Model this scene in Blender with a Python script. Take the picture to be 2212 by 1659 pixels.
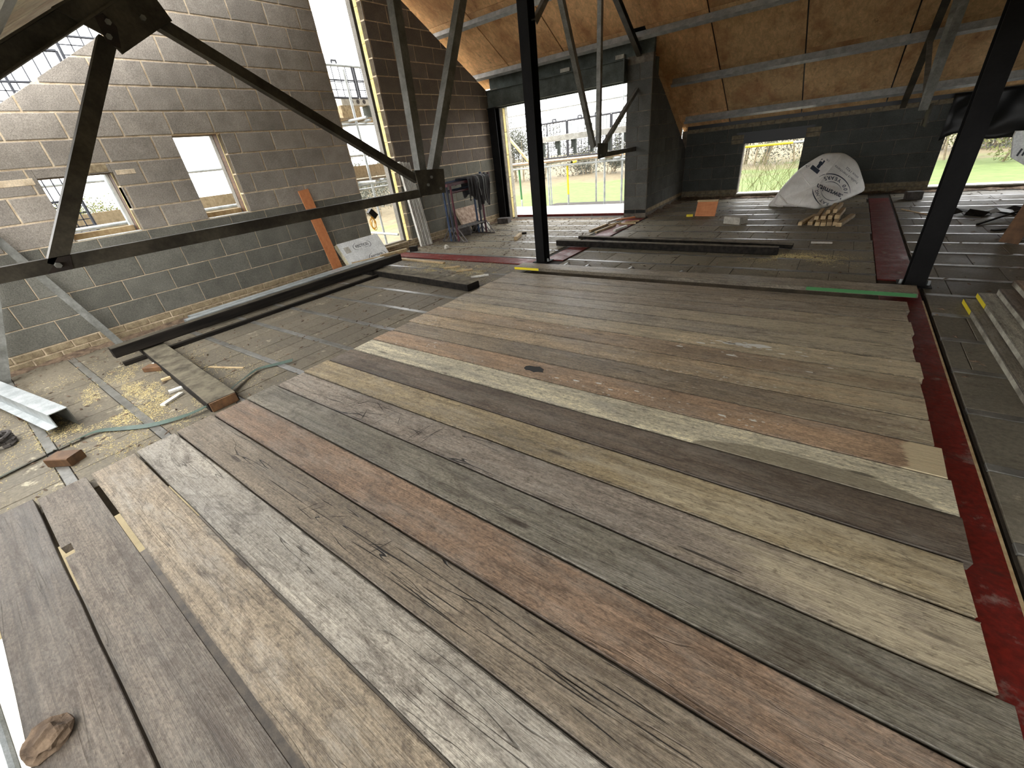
import bpy, bmesh, math, random
from mathutils import Vector, Matrix, noise as mnoise
random.seed(7)
R = random.Random(11)
scene = bpy.context.scene
for o in list(bpy.data.objects): bpy.data.objects.remove(o)
COL = scene.collection

# ------------------------------------------------------------------ camera
cam_d = bpy.data.cameras.new('camera'); cam = bpy.data.objects.new('camera', cam_d); COL.objects.link(cam)
YAW, PITCH, ROLL, FPX, EYE = -.679753, .517272, .124542, 879.4, 1.385
cy, sy, cp, sp, cr, sr = math.cos(YAW), math.sin(YAW), math.cos(PITCH), math.sin(PITCH), math.cos(ROLL), math.sin(ROLL)
fw = Vector((sy*cp, cy*cp, -sp)); rt = Vector((cy, -sy, 0)); dn = fw.cross(rt)
rt2 = rt*cr + dn*sr; dn2 = dn*cr - rt*sr
m3 = Matrix((rt2, -dn2, -fw)).transposed()
cam.matrix_world = Matrix.Translation((0, 0, EYE)) @ m3.to_4x4()
cam_d.sensor_width = 36; cam_d.lens = 36*FPX/2212; cam_d.clip_start = .05; cam_d.clip_end = 500
scene.camera = cam

# ------------------------------------------------------------------ sky (overcast) and exposure
w = bpy.data.worlds.new('world'); scene.world = w; w.use_nodes = True
bg = w.node_tree.nodes['Background']; bg.inputs[0].default_value = (.985, .99, .985, 1); bg.inputs[1].default_value = 1.15
scene.view_settings.view_transform = 'Standard'; scene.view_settings.look = 'None'
scene.view_settings.gamma = 1; scene.view_settings.use_curve_mapping = False
scene.view_settings.exposure = 2.62

# ------------------------------------------------------------------ helpers
def lin(c):
    f = lambda v: v/12.92 if v <= .04045 else ((v+.055)/1.055)**2.4
    return tuple(f(v/255) for v in c[:3])
def L4(c, k=1.0): return tuple(min(1, v*k) for v in lin(c)) + (1,)

class MB:
    def __init__(s): s.v = []; s.f = []; s.smooth = False
    def add(s, vs, fs):
        b = len(s.v); s.v += [Vector(v) for v in vs]; s.f += [tuple(b+i for i in f) for f in fs]; return s
    def box(s, x0, x1, y0, y1, z0, z1):
        return s.add([(x0,y0,z0),(x1,y0,z0),(x1,y1,z0),(x0,y1,z0),(x0,y0,z1),(x1,y0,z1),(x1,y1,z1),(x0,y1,z1)],
                     [(0,3,2,1),(4,5,6,7),(0,1,5,4),(1,2,6,5),(2,3,7,6),(3,0,4,7)])
    def cbox(s, x0, x1, y0, y1, z0, z1, c=.004):
        "box with chamfered vertical and top edges"
        b = [(x0+c,y0,),(x1-c,y0),(x1,y0+c),(x1,y1-c),(x1-c,y1),(x0+c,y1),(x0,y1-c),(x0,y0+c)]
        t = [(x0+2*c,y0+c),(x1-2*c,y0+c),(x1-c,y0+2*c),(x1-c,y1-2*c),(x1-2*c,y1-c),(x0+2*c,y1-c),(x0+c,y1-2*c),(x0+c,y0+2*c)]
        vs = [(p[0],p[1],z0) for p in b]+[(p[0],p[1],z1-c) for p in b]+[(p[0],p[1],z1) for p in t]
        fs = [tuple(range(7,-1,-1)), tuple(range(16,24))]
        for i in range(8):
            j = (i+1) % 8
            fs += [(i,j,8+j,8+i),(8+i,8+j,16+j,16+i)]
        return s.add(vs, fs)
    def prof(s, poly, p0, p1, up=(0,0,1)):
        "extrude 2D profile (a along side, b along up) from p0 to p1"
        p0, p1 = Vector(p0), Vector(p1); d = (p1-p0).normalized(); up = Vector(up)
        side = d.cross(up).normalized(); up = side.cross(d).normalized(); n = len(poly)
        vs = [p0+side*a+up*b for a,b in poly]+[p1+side*a+up*b for a,b in poly]
        fs = [tuple(range(n-1,-1,-1)), tuple(range(n,2*n))]+[(i,(i+1)%n,n+(i+1)%n,n+i) for i in range(n)]
        return s.add(vs, fs)
    def beam(s, p0, p1, w, h, up=(0,0,1)):
        return s.prof([(-w/2,-h/2),(w/2,-h/2),(w/2,h/2),(-w/2,h/2)], p0, p1, up)
    def tube(s, p0, p1, r, n=10, r1=None):
        p0, p1 = Vector(p0), Vector(p1); d = (p1-p0).normalized()
        a = d.orthogonal().normalized(); b = d.cross(a); r1 = r if r1 is None else r1
        vs = [p0+(a*math.cos(t)+b*math.sin(t))*r for t in [2*math.pi*i/n for i in range(n)]]
        vs += [p1+(a*math.cos(t)+b*math.sin(t))*r1 for t in [2*math.pi*i/n for i in range(n)]]
        return s.add(vs, [tuple(range(n-1,-1,-1)), tuple(range(n,2*n))]+[(i,(i+1)%n,n+(i+1)%n,n+i) for i in range(n)])
    def path(s, pts, r, n=6):
        for a,b in zip(pts, pts[1:]):
            if (Vector(b)-Vector(a)).length > 1e-5: s.tube(a,b,r,n)
        return s
    def plate(s, poly3, nrm, t):
        nrm = Vector(nrm).normalized()*t; n = len(poly3); P = [Vector(p) for p in poly3]
        return s.add([p-nrm/2 for p in P]+[p+nrm/2 for p in P],
                     [tuple(range(n-1,-1,-1)), tuple(range(n,2*n))]+[(i,(i+1)%n,n+(i+1)%n,n+i) for i in range(n)])
    def mesh(s, name, off=(0,0,0), fix=True):
        me = bpy.data.meshes.new(name); off = Vector(off)
        me.from_pydata([v-off for v in s.v], [], s.f)
        if fix:
            bm = bmesh.new(); bm.from_mesh(me); bmesh.ops.recalc_face_normals(bm, faces=bm.faces); bm.to_mesh(me); bm.free()
        if s.smooth:
            for p in me.polygons: p.use_smooth = True
        me.update(); return me
    def build(s, name, mat, parent=None, loc=None, fix=True):
        "loc: world origin of a top-level object; children use their parents' origin"
        off = Vector(loc) if loc is not None else Vector((0,0,0))
        if parent is not None: off = Vector(parent.get('_o', (0,0,0)))
        o = bpy.data.objects.new(name, s.mesh(name, off, fix)); COL.objects.link(o)
        o.data.materials.append(mat)
        if parent is not None: o.parent = parent; o['_o'] = tuple(off)
        else: o.location = off; o['_o'] = tuple(off)
        return o

def tag(o, label, cat, group=None, kind=None):
    o['label'] = label; o['category'] = cat
    if group: o['group'] = group
    if kind: o['kind'] = kind
    return o
def thing(name, loc, label, cat, group=None):
    o = bpy.data.objects.new(name, None); COL.objects.link(o); o.location = loc; o['_o'] = tuple(loc); o.empty_display_size = .1
    return tag(o, label, cat, group)
def struct(o, label=None):
    o['kind'] = 'structure'
    if label: o['label'] = label
    return o

# ------------------------------------------------------------------ materials
class NT:
    def __init__(s, name):
        s.m = bpy.data.materials.new(name); s.m.use_nodes = True; s.t = s.m.node_tree; s.n = s.t.nodes; s.l = s.t.links
        s.b = s.n['Principled BSDF']
        s.tc = s.n.new('ShaderNodeTexCoord'); s.oi = s.n.new('ShaderNodeObjectInfo')
        mul = s.n.new('ShaderNodeMath'); mul.operation = 'MULTIPLY'; mul.inputs[1].default_value = 37.0
        s.l.new(s.oi.outputs['Random'], mul.inputs[0])
        add = s.n.new('ShaderNodeVectorMath'); add.operation = 'ADD'
        s.l.new(s.tc.outputs['Object'], add.inputs[0]); s.l.new(mul.outputs[0], add.inputs[1])
        s.co = add.outputs[0]
    def scale(s, v, co=None):
        mp = s.n.new('ShaderNodeMapping'); mp.inputs['Scale'].default_value = v if not isinstance(v,(int,float)) else (v,v,v)
        s.l.new(co or s.co, mp.inputs['Vector']); return mp.outputs[0]
    def noise(s, sc, detail=4, rough=.6, co=None, dist=0):
        nd = s.n.new('ShaderNodeTexNoise'); nd.inputs['Scale'].default_value = 1; nd.inputs['Detail'].default_value = detail
        nd.inputs['Roughness'].default_value = rough; nd.inputs['Distortion'].default_value = dist
        s.l.new(s.scale(sc, co), nd.inputs['Vector']); return nd.outputs['Fac']
    def vor(s, sc, co=None, feat='F1'):
        nd = s.n.new('ShaderNodeTexVoronoi'); nd.feature = feat; nd.inputs['Scale'].default_value = 1
        s.l.new(s.scale(sc, co), nd.inputs['Vector']); return nd.outputs['Distance']
    def ramp(s, fac, a, b, lo=0.0, hi=1.0):
        mr = s.n.new('ShaderNodeMapRange'); mr.inputs['From Min'].default_value = a; mr.inputs['From Max'].default_value = b
        mr.inputs['To Min'].default_value = lo; mr.inputs['To Max'].default_value = hi; s.l.new(fac, mr.inputs['Value']); return mr.outputs[0]
    def math(s, op, a, b=None):
        nd = s.n.new('ShaderNodeMath'); nd.operation = op
        for i,x in enumerate((a,b)):
            if x is None: continue
            if isinstance(x,(int,float)): nd.inputs[i].default_value = x
            else: s.l.new(x, nd.inputs[i])
        return nd.outputs[0]
    def mix(s, fac, a, b, mode='MIX'):
        nd = s.n.new('ShaderNodeMix'); nd.data_type = 'RGBA'; nd.blend_type = mode
        for i,x in ((0,fac),(6,a),(7,b)):
            if isinstance(x,(int,float)): nd.inputs[i].default_value = x
            elif isinstance(x,tuple): nd.inputs[i].default_value = x
            else: s.l.new(x, nd.inputs[i])
        return nd.outputs[2]
    def hsv(s, col, val):
        nd = s.n.new('ShaderNodeHueSaturation'); s.l.new(col, nd.inputs['Color']) if not isinstance(col,tuple) else None
        if isinstance(col,tuple): nd.inputs['Color'].default_value = col
        s.l.new(val, nd.inputs['Value']); return nd.outputs[0]
    def prop(s, name):
        a = s.n.new('ShaderNodeAttribute'); a.attribute_type = 'OBJECT'; a.attribute_name = name; return a.outputs['Fac']
    def geo(s): return s.n.new('ShaderNodeNewGeometry')
    def out(s, col, rough=.8, bump=None, dist=.004, strength=.6, metal=0, spec=None):
        if isinstance(col,tuple): s.b.inputs['Base Color'].default_value = col
        else: s.l.new(col, s.b.inputs['Base Color'])
        if isinstance(rough,(int,float)): s.b.inputs['Roughness'].default_value = rough
        else: s.l.new(rough, s.b.inputs['Roughness'])
        s.b.inputs['Metallic'].default_value = metal
        if spec is not None: s.b.inputs['Specular IOR Level'].default_value = spec
        if bump is not None:
            bp = s.n.new('ShaderNodeBump'); bp.inputs['Distance'].default_value = dist; bp.inputs['Strength'].default_value = strength
            s.l.new(bump, bp.inputs['Height']); s.l.new(bp.outputs[0], s.b.inputs['Normal'])
        return s.m

def generic(name, col, col2, sc=8, rough=.8, bump=.003, metal=0, fine=60, spec=None, contrast=(.35,.65)):
    t = NT(name); n1 = t.noise(sc, 5); n2 = t.noise(fine, 3)
    c = t.mix(t.ramp(n1, *contrast), L4(col), L4(col2)); c = t.hsv(c, t.ramp(n2, .3, .7, .82, 1.18))
    return t.out(c, rough, n2, bump, .5, metal, spec)

def m_block():
    t = NT('dense_concrete_block'); base = t.oi.outputs['Color']
    n1 = t.noise(5, 4); n2 = t.noise(90, 3, .7); pit = t.vor(150)
    c = t.hsv(base, t.ramp(n1, .3, .7, .82, 1.15)); c = t.hsv(c, t.ramp(n2, .3, .7, .7, 1.3))
    c = t.hsv(c, t.ramp(t.oi.outputs['Random'], 0, 1, .88, 1.1))
    c = t.mix(t.math('MULTIPLY', t.ramp(pit, .25, .1), t.ramp(t.noise(40), .5, .62)), c, (.015,.014,.013,1))
    h = t.math('ADD', n2, t.ramp(pit, .1, .4, -.6, 0))
    return t.out(c, .92, h, .004, .7, 0, .25)
def m_floorblock():
    t = NT('dusty_floor_block'); base = t.oi.outputs['Color']
    g = t.geo(); wco = g.outputs['Position']
    n1 = t.noise(1.3, 5, .65, wco); n2 = t.noise(45, 4, .7, wco); n3 = t.noise((3,10,3), 5, .7, wco)
    c = t.hsv(base, t.ramp(n1, .3, .7, .72, 1.22)); c = t.hsv(c, t.ramp(n2, .3, .7, .72, 1.25))
    c = t.mix(t.math('MULTIPLY', t.ramp(n3, .55, .72), .6), c, L4((70,58,42)))
    c = t.mix(t.math('MULTIPLY', t.ramp(t.noise(6, 6, .7, wco), .62, .7), .5), c, L4((215,205,175)))
    c = t.hsv(c, t.ramp(t.oi.outputs['Random'], 0, 1, .9, 1.08))
    return t.out(c, t.ramp(n1, .35, .65, .55, .85), n2, .004, .6, 0, .3)
def m_plank():
    t = NT('weathered_scaffold_board'); base = t.oi.outputs['Color']
    gr = t.noise((1.1, 36, 36), 7, .7, None, .5); fg = t.noise((4, 190, 190), 4, .65)
    st = t.noise((2.4, 8, 8), 7, .72); st2 = t.noise((.8, 3, 3), 5, .6)
    mott = t.noise((22, 60, 60), 8, .8, None, .8); speck = t.noise((60, 110, 110), 4, .7)
    c = t.hsv(base, t.ramp(gr, .25, .75, .58, 1.44)); c = t.hsv(c, t.ramp(fg, .28, .72, .8, 1.2))
    c = t.hsv(c, t.ramp(st2, .3, .7, .64, 1.32)); c = t.hsv(c, t.ramp(speck, .3, .7, .6, 1.42))
    wear = t.math('MULTIPLY', t.ramp(st, .46, .68), t.prop('wear'))
    c = t.mix(t.math('MULTIPLY', wear, t.ramp(fg, .35, .6, .45, .9)), c, L4((160,154,143)))
    sx = t.n.new('ShaderNodeSeparateXYZ'); t.l.new(t.tc.outputs['Object'], sx.inputs[0])
    pf = t.math('SUBTRACT', t.math('ADD', sx.outputs[0], t.ramp(t.noise((1.2,9,9),6,.7), .3, .7, -.5, .5)), t.prop('pale_from'))
    c = t.mix(t.math('MULTIPLY', t.ramp(pf, -.15, .35), t.ramp(st, .36, .56, 0.1, .75)), c, t.hsv(L4((190,176,146)), t.ramp(gr, .25, .75, .72, 1.2)))
    dirt = t.math('MULTIPLY', t.ramp(t.noise((3.2, 10, 10), 7, .75, None, 1.2), .50, .68), t.prop('dirt'))
    c = t.mix(dirt, c, L4((62,50,40)))
    c = t.mix(t.math('MULTIPLY', t.ramp(mott, .50, .64), .6), c, L4((62,52,43)))
    c = t.mix(t.math('MULTIPLY', t.ramp(speck, .66, .74), .8), c, L4((40,34,28)))
    kn = t.vor((1.3, 6.5, 6.5)); c = t.mix(t.math('MULTIPLY', t.ramp(kn, .10, .05), .75), c, L4((45,34,27)))
    cr = t.noise((.8, 11, 11), 2, .5, None, .3); cr = t.math('ABSOLUTE', t.math('SUBTRACT', cr, .5))
    crm = t.math('MULTIPLY', t.math('MULTIPLY', t.ramp(cr, .008, .003), t.ramp(t.noise((1.5,4,4),2), .5, .58)), t.prop('crack'))
    c = t.mix(crm, c, L4((22,18,15)))
    sp = t.vor((22, 30, 30)); spm = t.math('MULTIPLY', t.math('MULTIPLY', t.ramp(sp, .22, .17), t.ramp(t.noise((1.6,4,4),3), .55, .6)), t.prop('splat'))
    c = t.mix(spm, c, L4((225,222,212)))
    # bare end patch and damp ellipse, in board coordinates
    edge = t.ramp(t.math('ADD', t.math('ABSOLUTE', sx.outputs[1]), t.ramp(mott, .3, .7, -.008, .008)), .100, .112)
    c = t.mix(t.math('MULTIPLY', edge, .6), c, L4((40,33,27)))
    ex = t.math('ADD', sx.outputs[0], t.ramp(st, .3, .7, -.05, .05))
    c = t.mix(t.math('MULTIPLY', t.math('MULTIPLY', t.ramp(ex, 1.79, 1.81), t.prop('bare_end')), .75), c, L4((206,190,154)))
    ax = t.math('DIVIDE', t.math('SUBTRACT', sx.outputs[0], 1.42), .46); ay = t.math('DIVIDE', t.math('ADD', sx.outputs[1], .12), .12)
    rr = t.math('ADD', t.math('ADD', t.math('MULTIPLY', ax, ax), t.math('MULTIPLY', ay, ay)), t.ramp(st, .3, .7, -.1, .1))
    dm = t.math('MULTIPLY', t.ramp(rr, 1.02, .95), t.prop('damp'))
    c = t.mix(t.math('MULTIPLY', dm, .7), c, L4((112,102,84)))
    h = t.math('ADD', t.math('ADD', gr, t.math('MULTIPLY', fg, .6)), t.math('ADD', t.math('MULTIPLY', crm, -2.0), t.math('MULTIPLY', speck, .4)))
    return t.out(c, t.ramp(st2, .3, .7, .45, .7), h, .004, .65, 0, .42)
def m_ply():
    t = NT('plywood_soffit'); base = t.oi.outputs['Color']
    gr = t.noise((16, 1.1, 16), 6, .65, None, .8); st = t.noise((3, .9, 3), 5, .6); fine = t.noise((90, 6, 90), 3)
    c = t.hsv(base, t.ramp(gr, .28, .72, .72, 1.28)); c = t.hsv(c, t.ramp(fine, .3, .7, .9, 1.1))
    c = t.mix(t.math('MULTIPLY', t.ramp(st, .46, .7), .6), c, L4((146,86,44)))
    c = t.mix(t.math('MULTIPLY', t.ramp(t.noise((12,2,12),6,.75), .6, .7), .55), c, L4((84,48,24)))
    return t.out(c, .65, gr, .001, .3, 0, .3)
def m_red():
    t = NT('red_oxide_steel'); n = t.noise(6, 6, .7); n2 = t.noise(40, 4)
    c = t.mix(t.ramp(n2, .35, .65), L4((116,34,26)), L4((84,27,21)))
    c = t.mix(t.math('MULTIPLY', t.ramp(n, .58, .7), .55), c, L4((150,140,130)))
    c = t.mix(t.math('MULTIPLY', t.ramp(t.noise((3,12,3),5,.7), .6, .68), .6), c, L4((60,36,30)))
    return t.out(c, t.ramp(n, .35, .7, .42, .75), n2, .002, .5, 0, .3)
def m_timber_black():
    t = NT('black_stained_timber'); gr = t.noise((18, 1.5, 18), 5, .6); gx = t.noise((1.5, 18, 18), 5, .6)
    c = t.mix(t.ramp(gr, .35, .7), L4((20,18,16)), L4((46,41,36)))
    g = t.geo(); sx = t.n.new('ShaderNodeSeparateXYZ'); t.l.new(g.outputs['True Normal'], sx.inputs[0])
    dust = t.math('MULTIPLY', t.ramp(sx.outputs[2], .75, .95), t.ramp(t.noise((7,7,7),6,.7), .34, .62, .25, 1.0))
    c = t.mix(t.math('MULTIPLY', dust, t.prop('dust')), c, L4((126,118,100)))
    return t.out(c, .8, t.math('ADD', gr, gx), .003, .5, 0, .15)
def m_wood(name, a, b, rough=.7):
    t = NT(name); gr = t.noise((20, 20, 3), 5, .6); g2 = t.noise((3, 24, 24), 4)
    c = t.mix(t.ramp(t.math('MULTIPLY', t.math('ADD', gr, g2), .5), .35, .65), L4(a), L4(b))
    c = t.hsv(c, t.ramp(t.oi.outputs['Random'], 0, 1, .8, 1.15))
    return t.out(c, rough, gr, .002, .4)
def m_field():
    t = NT('field_ground'); g = t.geo(); p = g.outputs['Position']
    n1 = t.noise(.09, 4, .6, p); n2 = t.noise(1.6, 5, .7, p); n3 = t.noise((.3,.9,.3), 4, .6, p)
    grass = t.mix(t.ramp(n2, .35, .65), L4((72,88,34)), L4((90,104,48)))
    dry = t.mix(t.ramp(n2, .35, .65), L4((86,74,50)), L4((108,96,68)))
    sx = t.n.new('ShaderNodeSeparateXYZ'); t.l.new(p, sx.inputs[0])
    # rough pasture beyond the mown strip, spoil heap by the scaffold
    yy = t.math('ADD', sx.outputs[1], t.ramp(n1, .3, .7, -9, 9))
    c = t.mix(t.ramp(yy, 48, 52), grass, dry)
    c = t.mix(t.ramp(yy, 28, 24), c, dry)
    xx = t.math('ADD', sx.outputs[0], t.ramp(n1, .3, .7, -6, 6)); c = t.mix(t.ramp(xx, -29, -33), c, dry)
    return t.out(c, .95, n2, .05, .6)
def flat(name, col, rough=.5, metal=0, spec=None):
    t = NT(name); return t.out(L4(col), rough, None, metal=metal, spec=spec)

MAT = dict(
 block=m_block(), floorblock=m_floorblock(), plank=m_plank(), ply=m_ply(), red=m_red(), black=m_timber_black(),
 mortar=generic('mortar', (232,214,186), (190,170,142), 12, .95, .004, fine=80),
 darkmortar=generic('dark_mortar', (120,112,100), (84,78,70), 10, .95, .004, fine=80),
 brick=generic('pale_brick', (168,152,122), (128,112,88), 18, .95, .004, fine=90),
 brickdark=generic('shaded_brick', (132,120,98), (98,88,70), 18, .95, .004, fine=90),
 blacksteel=generic('black_steel', (22,21,21), (14,13,13), 5, .6, .001, spec=.12),
 grout=generic('floor_grout', (66,58,48), (42,37,31), 6, .9, .004),
 strip=generic('precast_beam_top', (118,116,110), (86,84,78), 9, .36, .002),
 steel=generic('dark_steel', (78,73,62), (48,44,37), 5, .55, .001, spec=.25),
 rust=generic('steel_rust', (46,34,25), (30,23,18), 20, .8, .002),
 galv=generic('galvanised_steel', (186,190,190), (150,155,156), 9, .36, .0008, metal=.25, fine=130),
 galvold=generic('dull_galvanised', (132,132,126), (96,95,88), 7, .5, .001, metal=.2),
 lintel=generic('grey_lintel', (92,98,94), (70,74,70), 5, .85, .002, spec=.2),
 insul=generic('yellow_insulation', (236,218,156), (216,194,124), 12, .9, .002),
 white=generic('whitened_timber', (226,224,216), (190,186,176), 8, .7, .002),
 lightwood=m_wood('pale_sawn_timber', (206,184,142), (160,132,94)),
 paledusk=generic('pale_weathered_edge', (172,168,152), (112,106,94), 7, .85, .002),
 duskwood=m_wood('weathered_timber', (150,134,106), (112,96,70)),
 brownwood=m_wood('brown_sawn_timber', (120,86,54), (76,52,32)),
 orangeply=m_wood('orange_plywood', (206,136,88), (184,112,66), .6),
 foil=generic('foil_faced_board', (236,238,236), (214,216,214), 6, .5, .0006),
 foam=generic('foam_edge', (214,208,180), (190,182,150), 20, .9, .002),
 ink=flat('print_ink', (52,58,64), .6), bagink=flat('bag_ink', (44,52,66), .6),
 bag=generic('woven_polypropylene', (242,239,233), (222,218,211), 5, .6, .0012, fine=160),
 blackplastic=flat('black_plastic', (14,14,15), .45), jacket=generic('dark_jacket_cloth', (54,52,54), (32,31,33), 10, .85, .003),
 tar=flat('tar', (44,44,44), .7), cut=flat('saw_cut_shadow', (26,21,17), .9), paintwhite=flat('white_paint', (228,226,218), .6),
 tape=flat('grey_reflective_trim', (150,150,150), .4),
 blue=generic('blue_paint_steel', (48,70,104), (34,44,62), 9, .55, .001), navy=generic('navy_paint_steel', (44,50,66), (30,32,42), 9, .55, .001),
 maroon=generic('maroon_paint_steel', (88,34,44), (58,26,34), 9, .55, .001), dusty=generic('dusty_steel', (110,104,100), (70,66,66), 12, .7, .001),
 stone=generic('pinkish_stone', (186,164,144), (130,106,90), 14, .9, .006), rubble=generic('dark_rubble', (86,80,76), (54,50,48), 12, .9, .006),
 concrete=generic('pale_concrete', (190,186,174), (158,152,140), 10, .9, .003),
 dirt=generic('mortar_droppings', (124,104,84), (70,56,44), 14, .95, .01),
 sawdust=generic('sawdust', (214,200,150), (192,170,112), 30, .95, .002),
 strap=generic('green_strap', (58,82,68), (40,60,50), 10, .5, .0008),
 yellow=flat('yellow_paint', (226,206,40), .5), green=flat('green_paint', (52,112,60), .55), cable=flat('yellow_cable', (226,172,30), .5),
 mesh=flat('dark_mesh', (40,42,50), .5), field=m_field(),
 leaf=generic('winter_foliage', (100,102,54), (74,78,42), 3, .9, .002), twig=generic('bare_twigs', (138,126,104), (104,92,72), 3, .95, .002),
 haze=generic('distant_wood', (98,98,89), (74,76,66), .4, .95, .002),
)

# ------------------------------------------------------------------ geometry constants
ZF = -.04                       # structural floor level; scaffold boards lie on it, tops near 0
XL, YF, YR, XC = -6.45, 8.45, 10.85, -2.95   # left gable, far wall, recess wall, cheek wall
ZB, PB, PU = .116, .2322, .463  # first block course, course height, block pitch
RY = 5.03                       # ridge line
def zraf(y): return 1.70+.577*y if y < RY else 1.70+.577*(2*RY-y)

def clip(poly, a, b, c):
    "keep a*u+b*z<=c"
    out = []
    for i,p in enumerate(poly):
        q = poly[(i+1) % len(poly)]; dp = a*p[0]+b*p[1]-c; dq = a*q[0]+b*q[1]-c
        if dp <= 0: out.append(p)
        if dp*dq < 0:
            t = dp/(dp-dq); out.append((p[0]+(q[0]-p[0])*t, p[1]+(q[1]-p[1])*t))
    return out
def sub(rects, h):
    out = []
    for (a,b,c,d) in rects:
        if h[1] <= a or h[0] >= b or h[3] <= c or h[2] >= d: out.append((a,b,c,d)); continue
        if h[0] > a: out.append((a,h[0],c,d))
        if h[1] < b: out.append((h[1],b,c,d))
        lo, hi = max(a,h[0]), min(b,h[1])
        if h[2] > c: out.append((lo,hi,c,h[2]))
        if h[3] < d: out.append((lo,hi,h[3],d))
    return out
def area(p): return abs(sum(p[i][0]*p[(i+1)%len(p)][1]-p[(i+1)%len(p)][0]*p[i][1] for i in range(len(p))))/2
def inset(p, c):
    cx = sum(q[0] for q in p)/len(p); cz = sum(q[1] for q in p)/len(p); r = []
    for q in p:
        dx, dz = q[0]-cx, q[1]-cz
        r.append((q[0]-math.copysign(min(c,abs(dx)*.5),dx) if abs(dx)>1e-6 else q[0], q[1]-math.copysign(min(c,abs(dz)*.5),dz) if abs(dz)>1e-6 else q[1]))
    return r

class Wall:
    """blockwork leaf: axis 'x' = plane x=const facing sgn x; axis 'y' = plane y=const facing sgn y"""
    def __init__(s, axis, pos, sgn, holes, clips): s.axis, s.pos, s.sgn, s.holes, s.clips = axis, pos, sgn, holes, clips
    def P(s, u, z, d):
        return (s.pos-s.sgn*d, u, z) if s.axis == 'x' else (u, s.pos-s.sgn*d, z)
    def polys(s, rect):
        rs = [rect]
        for h in s.holes: rs = sub(rs, h)
        out = []
        for a,b,c,d in rs:
            p = [(a,c),(b,c),(b,d),(a,d)]
            for cl in s.clips:
                if len(p) > 2: p = clip(p, *cl)
            if len(p) > 2 and area(p) > .0012: out.append(p)
        return out
    def solid(s, rects, d0, d1, name, mat, parent=None):
        mb = MB()
        for r in rects:
            for p in s.polys(r):
                n = len(p); mb.add([s.P(u,z,d0) for u,z in p]+[s.P(u,z,d1) for u,z in p],
                    [tuple(range(n)), tuple(range(2*n-1,n-1,-1))]+[(i,(i+1)%n,n+(i+1)%n,n+i) for i in range(n)])
        return mb.build(name, mat, parent)
    def piece(s, name, poly, thk, mat, parent, color, c=.004, proud=0, share={}):
        us = [p[0] for p in poly]; zs = [p[1] for p in poly]; u0, z0 = (min(us)+max(us))/2, (min(zs)+max(zs))/2
        key = (name, mat.name, s.axis, s.sgn, thk, c, tuple((round(p[0]-u0,4), round(p[1]-z0,4)) for p in poly))
        me = share.get(key)
        if me is None:
            n = len(poly); q = inset(poly, c); mb = MB(); base = Vector(s.P(u0,z0,0))
            vs = [Vector(s.P(u,z,0))-base for u,z in q]+[Vector(s.P(u,z,c))-base for u,z in poly]+[Vector(s.P(u,z,thk))-base for u,z in poly]
            fs = [tuple(range(n))]
            for k in (0,n):
                fs += [(k+i,k+(i+1)%n,k+n+(i+1)%n,k+n+i) for i in range(n)]
            mb.add(vs, fs); me = mb.mesh(name); me.materials.append(mat); share[key] = me
        o = bpy.data.objects.new(name, me); COL.objects.link(o); o.parent = parent
        o.location = s.P(u0, z0, -proud); o.color = color; return o
    def courses(s, parent, name, u0, u1, z0, pitch, n, length, phase, thk, mat, colf, joint=.011, jit=.002):
        k = 0
        for i in range(n):
            za, zb = z0+i*pitch, z0+(i+1)*pitch
            u = u0-((u0-phase-(length/2 if i % 2 else 0)) % length)
            while u < u1:
                a, b = max(u, u0), min(u+length, u1)
                if b-a > .03:
                    for p in s.polys((a+joint/2, b-joint/2, za+joint/2, zb-joint/2)):
                        s.piece(name, p, thk, mat, parent, colf((a+b)/2, (za+zb)/2), proud=R.uniform(0, jit))
                u += length

def jig(c, k=.08):
    v = 1+R.uniform(-k,k); return (c[0]*v, c[1]*v, c[2]*v, 1)
BROWN, GREEN, DARK = lin((152,144,134)), lin((114,112,103)), lin((116,107,99))
def colL(u, z):
    if u > 5.4: return jig(DARK if z > 1.25 else GREEN)
    return jig(GREEN if z < 1.04 else BROWN)

# ================================================================== SETTING
# ---- left gable wall with tall opening and two small windows
TALL = (4.61, 5.50, .10, 9); WIN1 = (.95, 1.56, 1.045, 1.65); WIN2 = (2.265, 2.80, 1.045, 1.973)
GC = [(-.577, 1, 1.69), (.587, 1, 7.43)]
WL = Wall('x', XL, 1, [TALL, WIN1, WIN2], GC)
wl = WL.solid([(-1.6, YF+.4, ZF-.3, 4.7)], .006, .10, 'wall_left', MAT['mortar'])
struct(wl, 'left gable wall of grey concrete blocks with pale mortar joints')
WL.courses(wl, 'brick', -1.6, YF, ZB-.155, .0775, 2, .235, .1, .10, MAT['brick'], lambda u,z: (1,1,1,1), .012, .006)
WL.courses(wl, 'block', -1.6, YF, ZB, PB, 4, PU, .43, .10, MAT['block'], colL, .009)
WL.courses(wl, 'block', -1.6, YF, ZB+4*PB, PB, 16, PU, .43, .10, MAT['block'], colL, .016)
WL.solid([(-1.6, YF+.4, ZF-.3, 4.7)], .25, .35, 'outer_leaf', MAT['block'], wl).color = jig(lin((150,146,138)))
i = 0
for zz in range(11):
    for p in WL.polys((5.5, 6.6, -.05+zz*.45, .395+zz*.45)):
        WL.piece('insulation_panel', [(u, z) for u, z in p], .08, MAT['insul'], wl, (1,1,1,1), proud=-.10)
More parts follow.
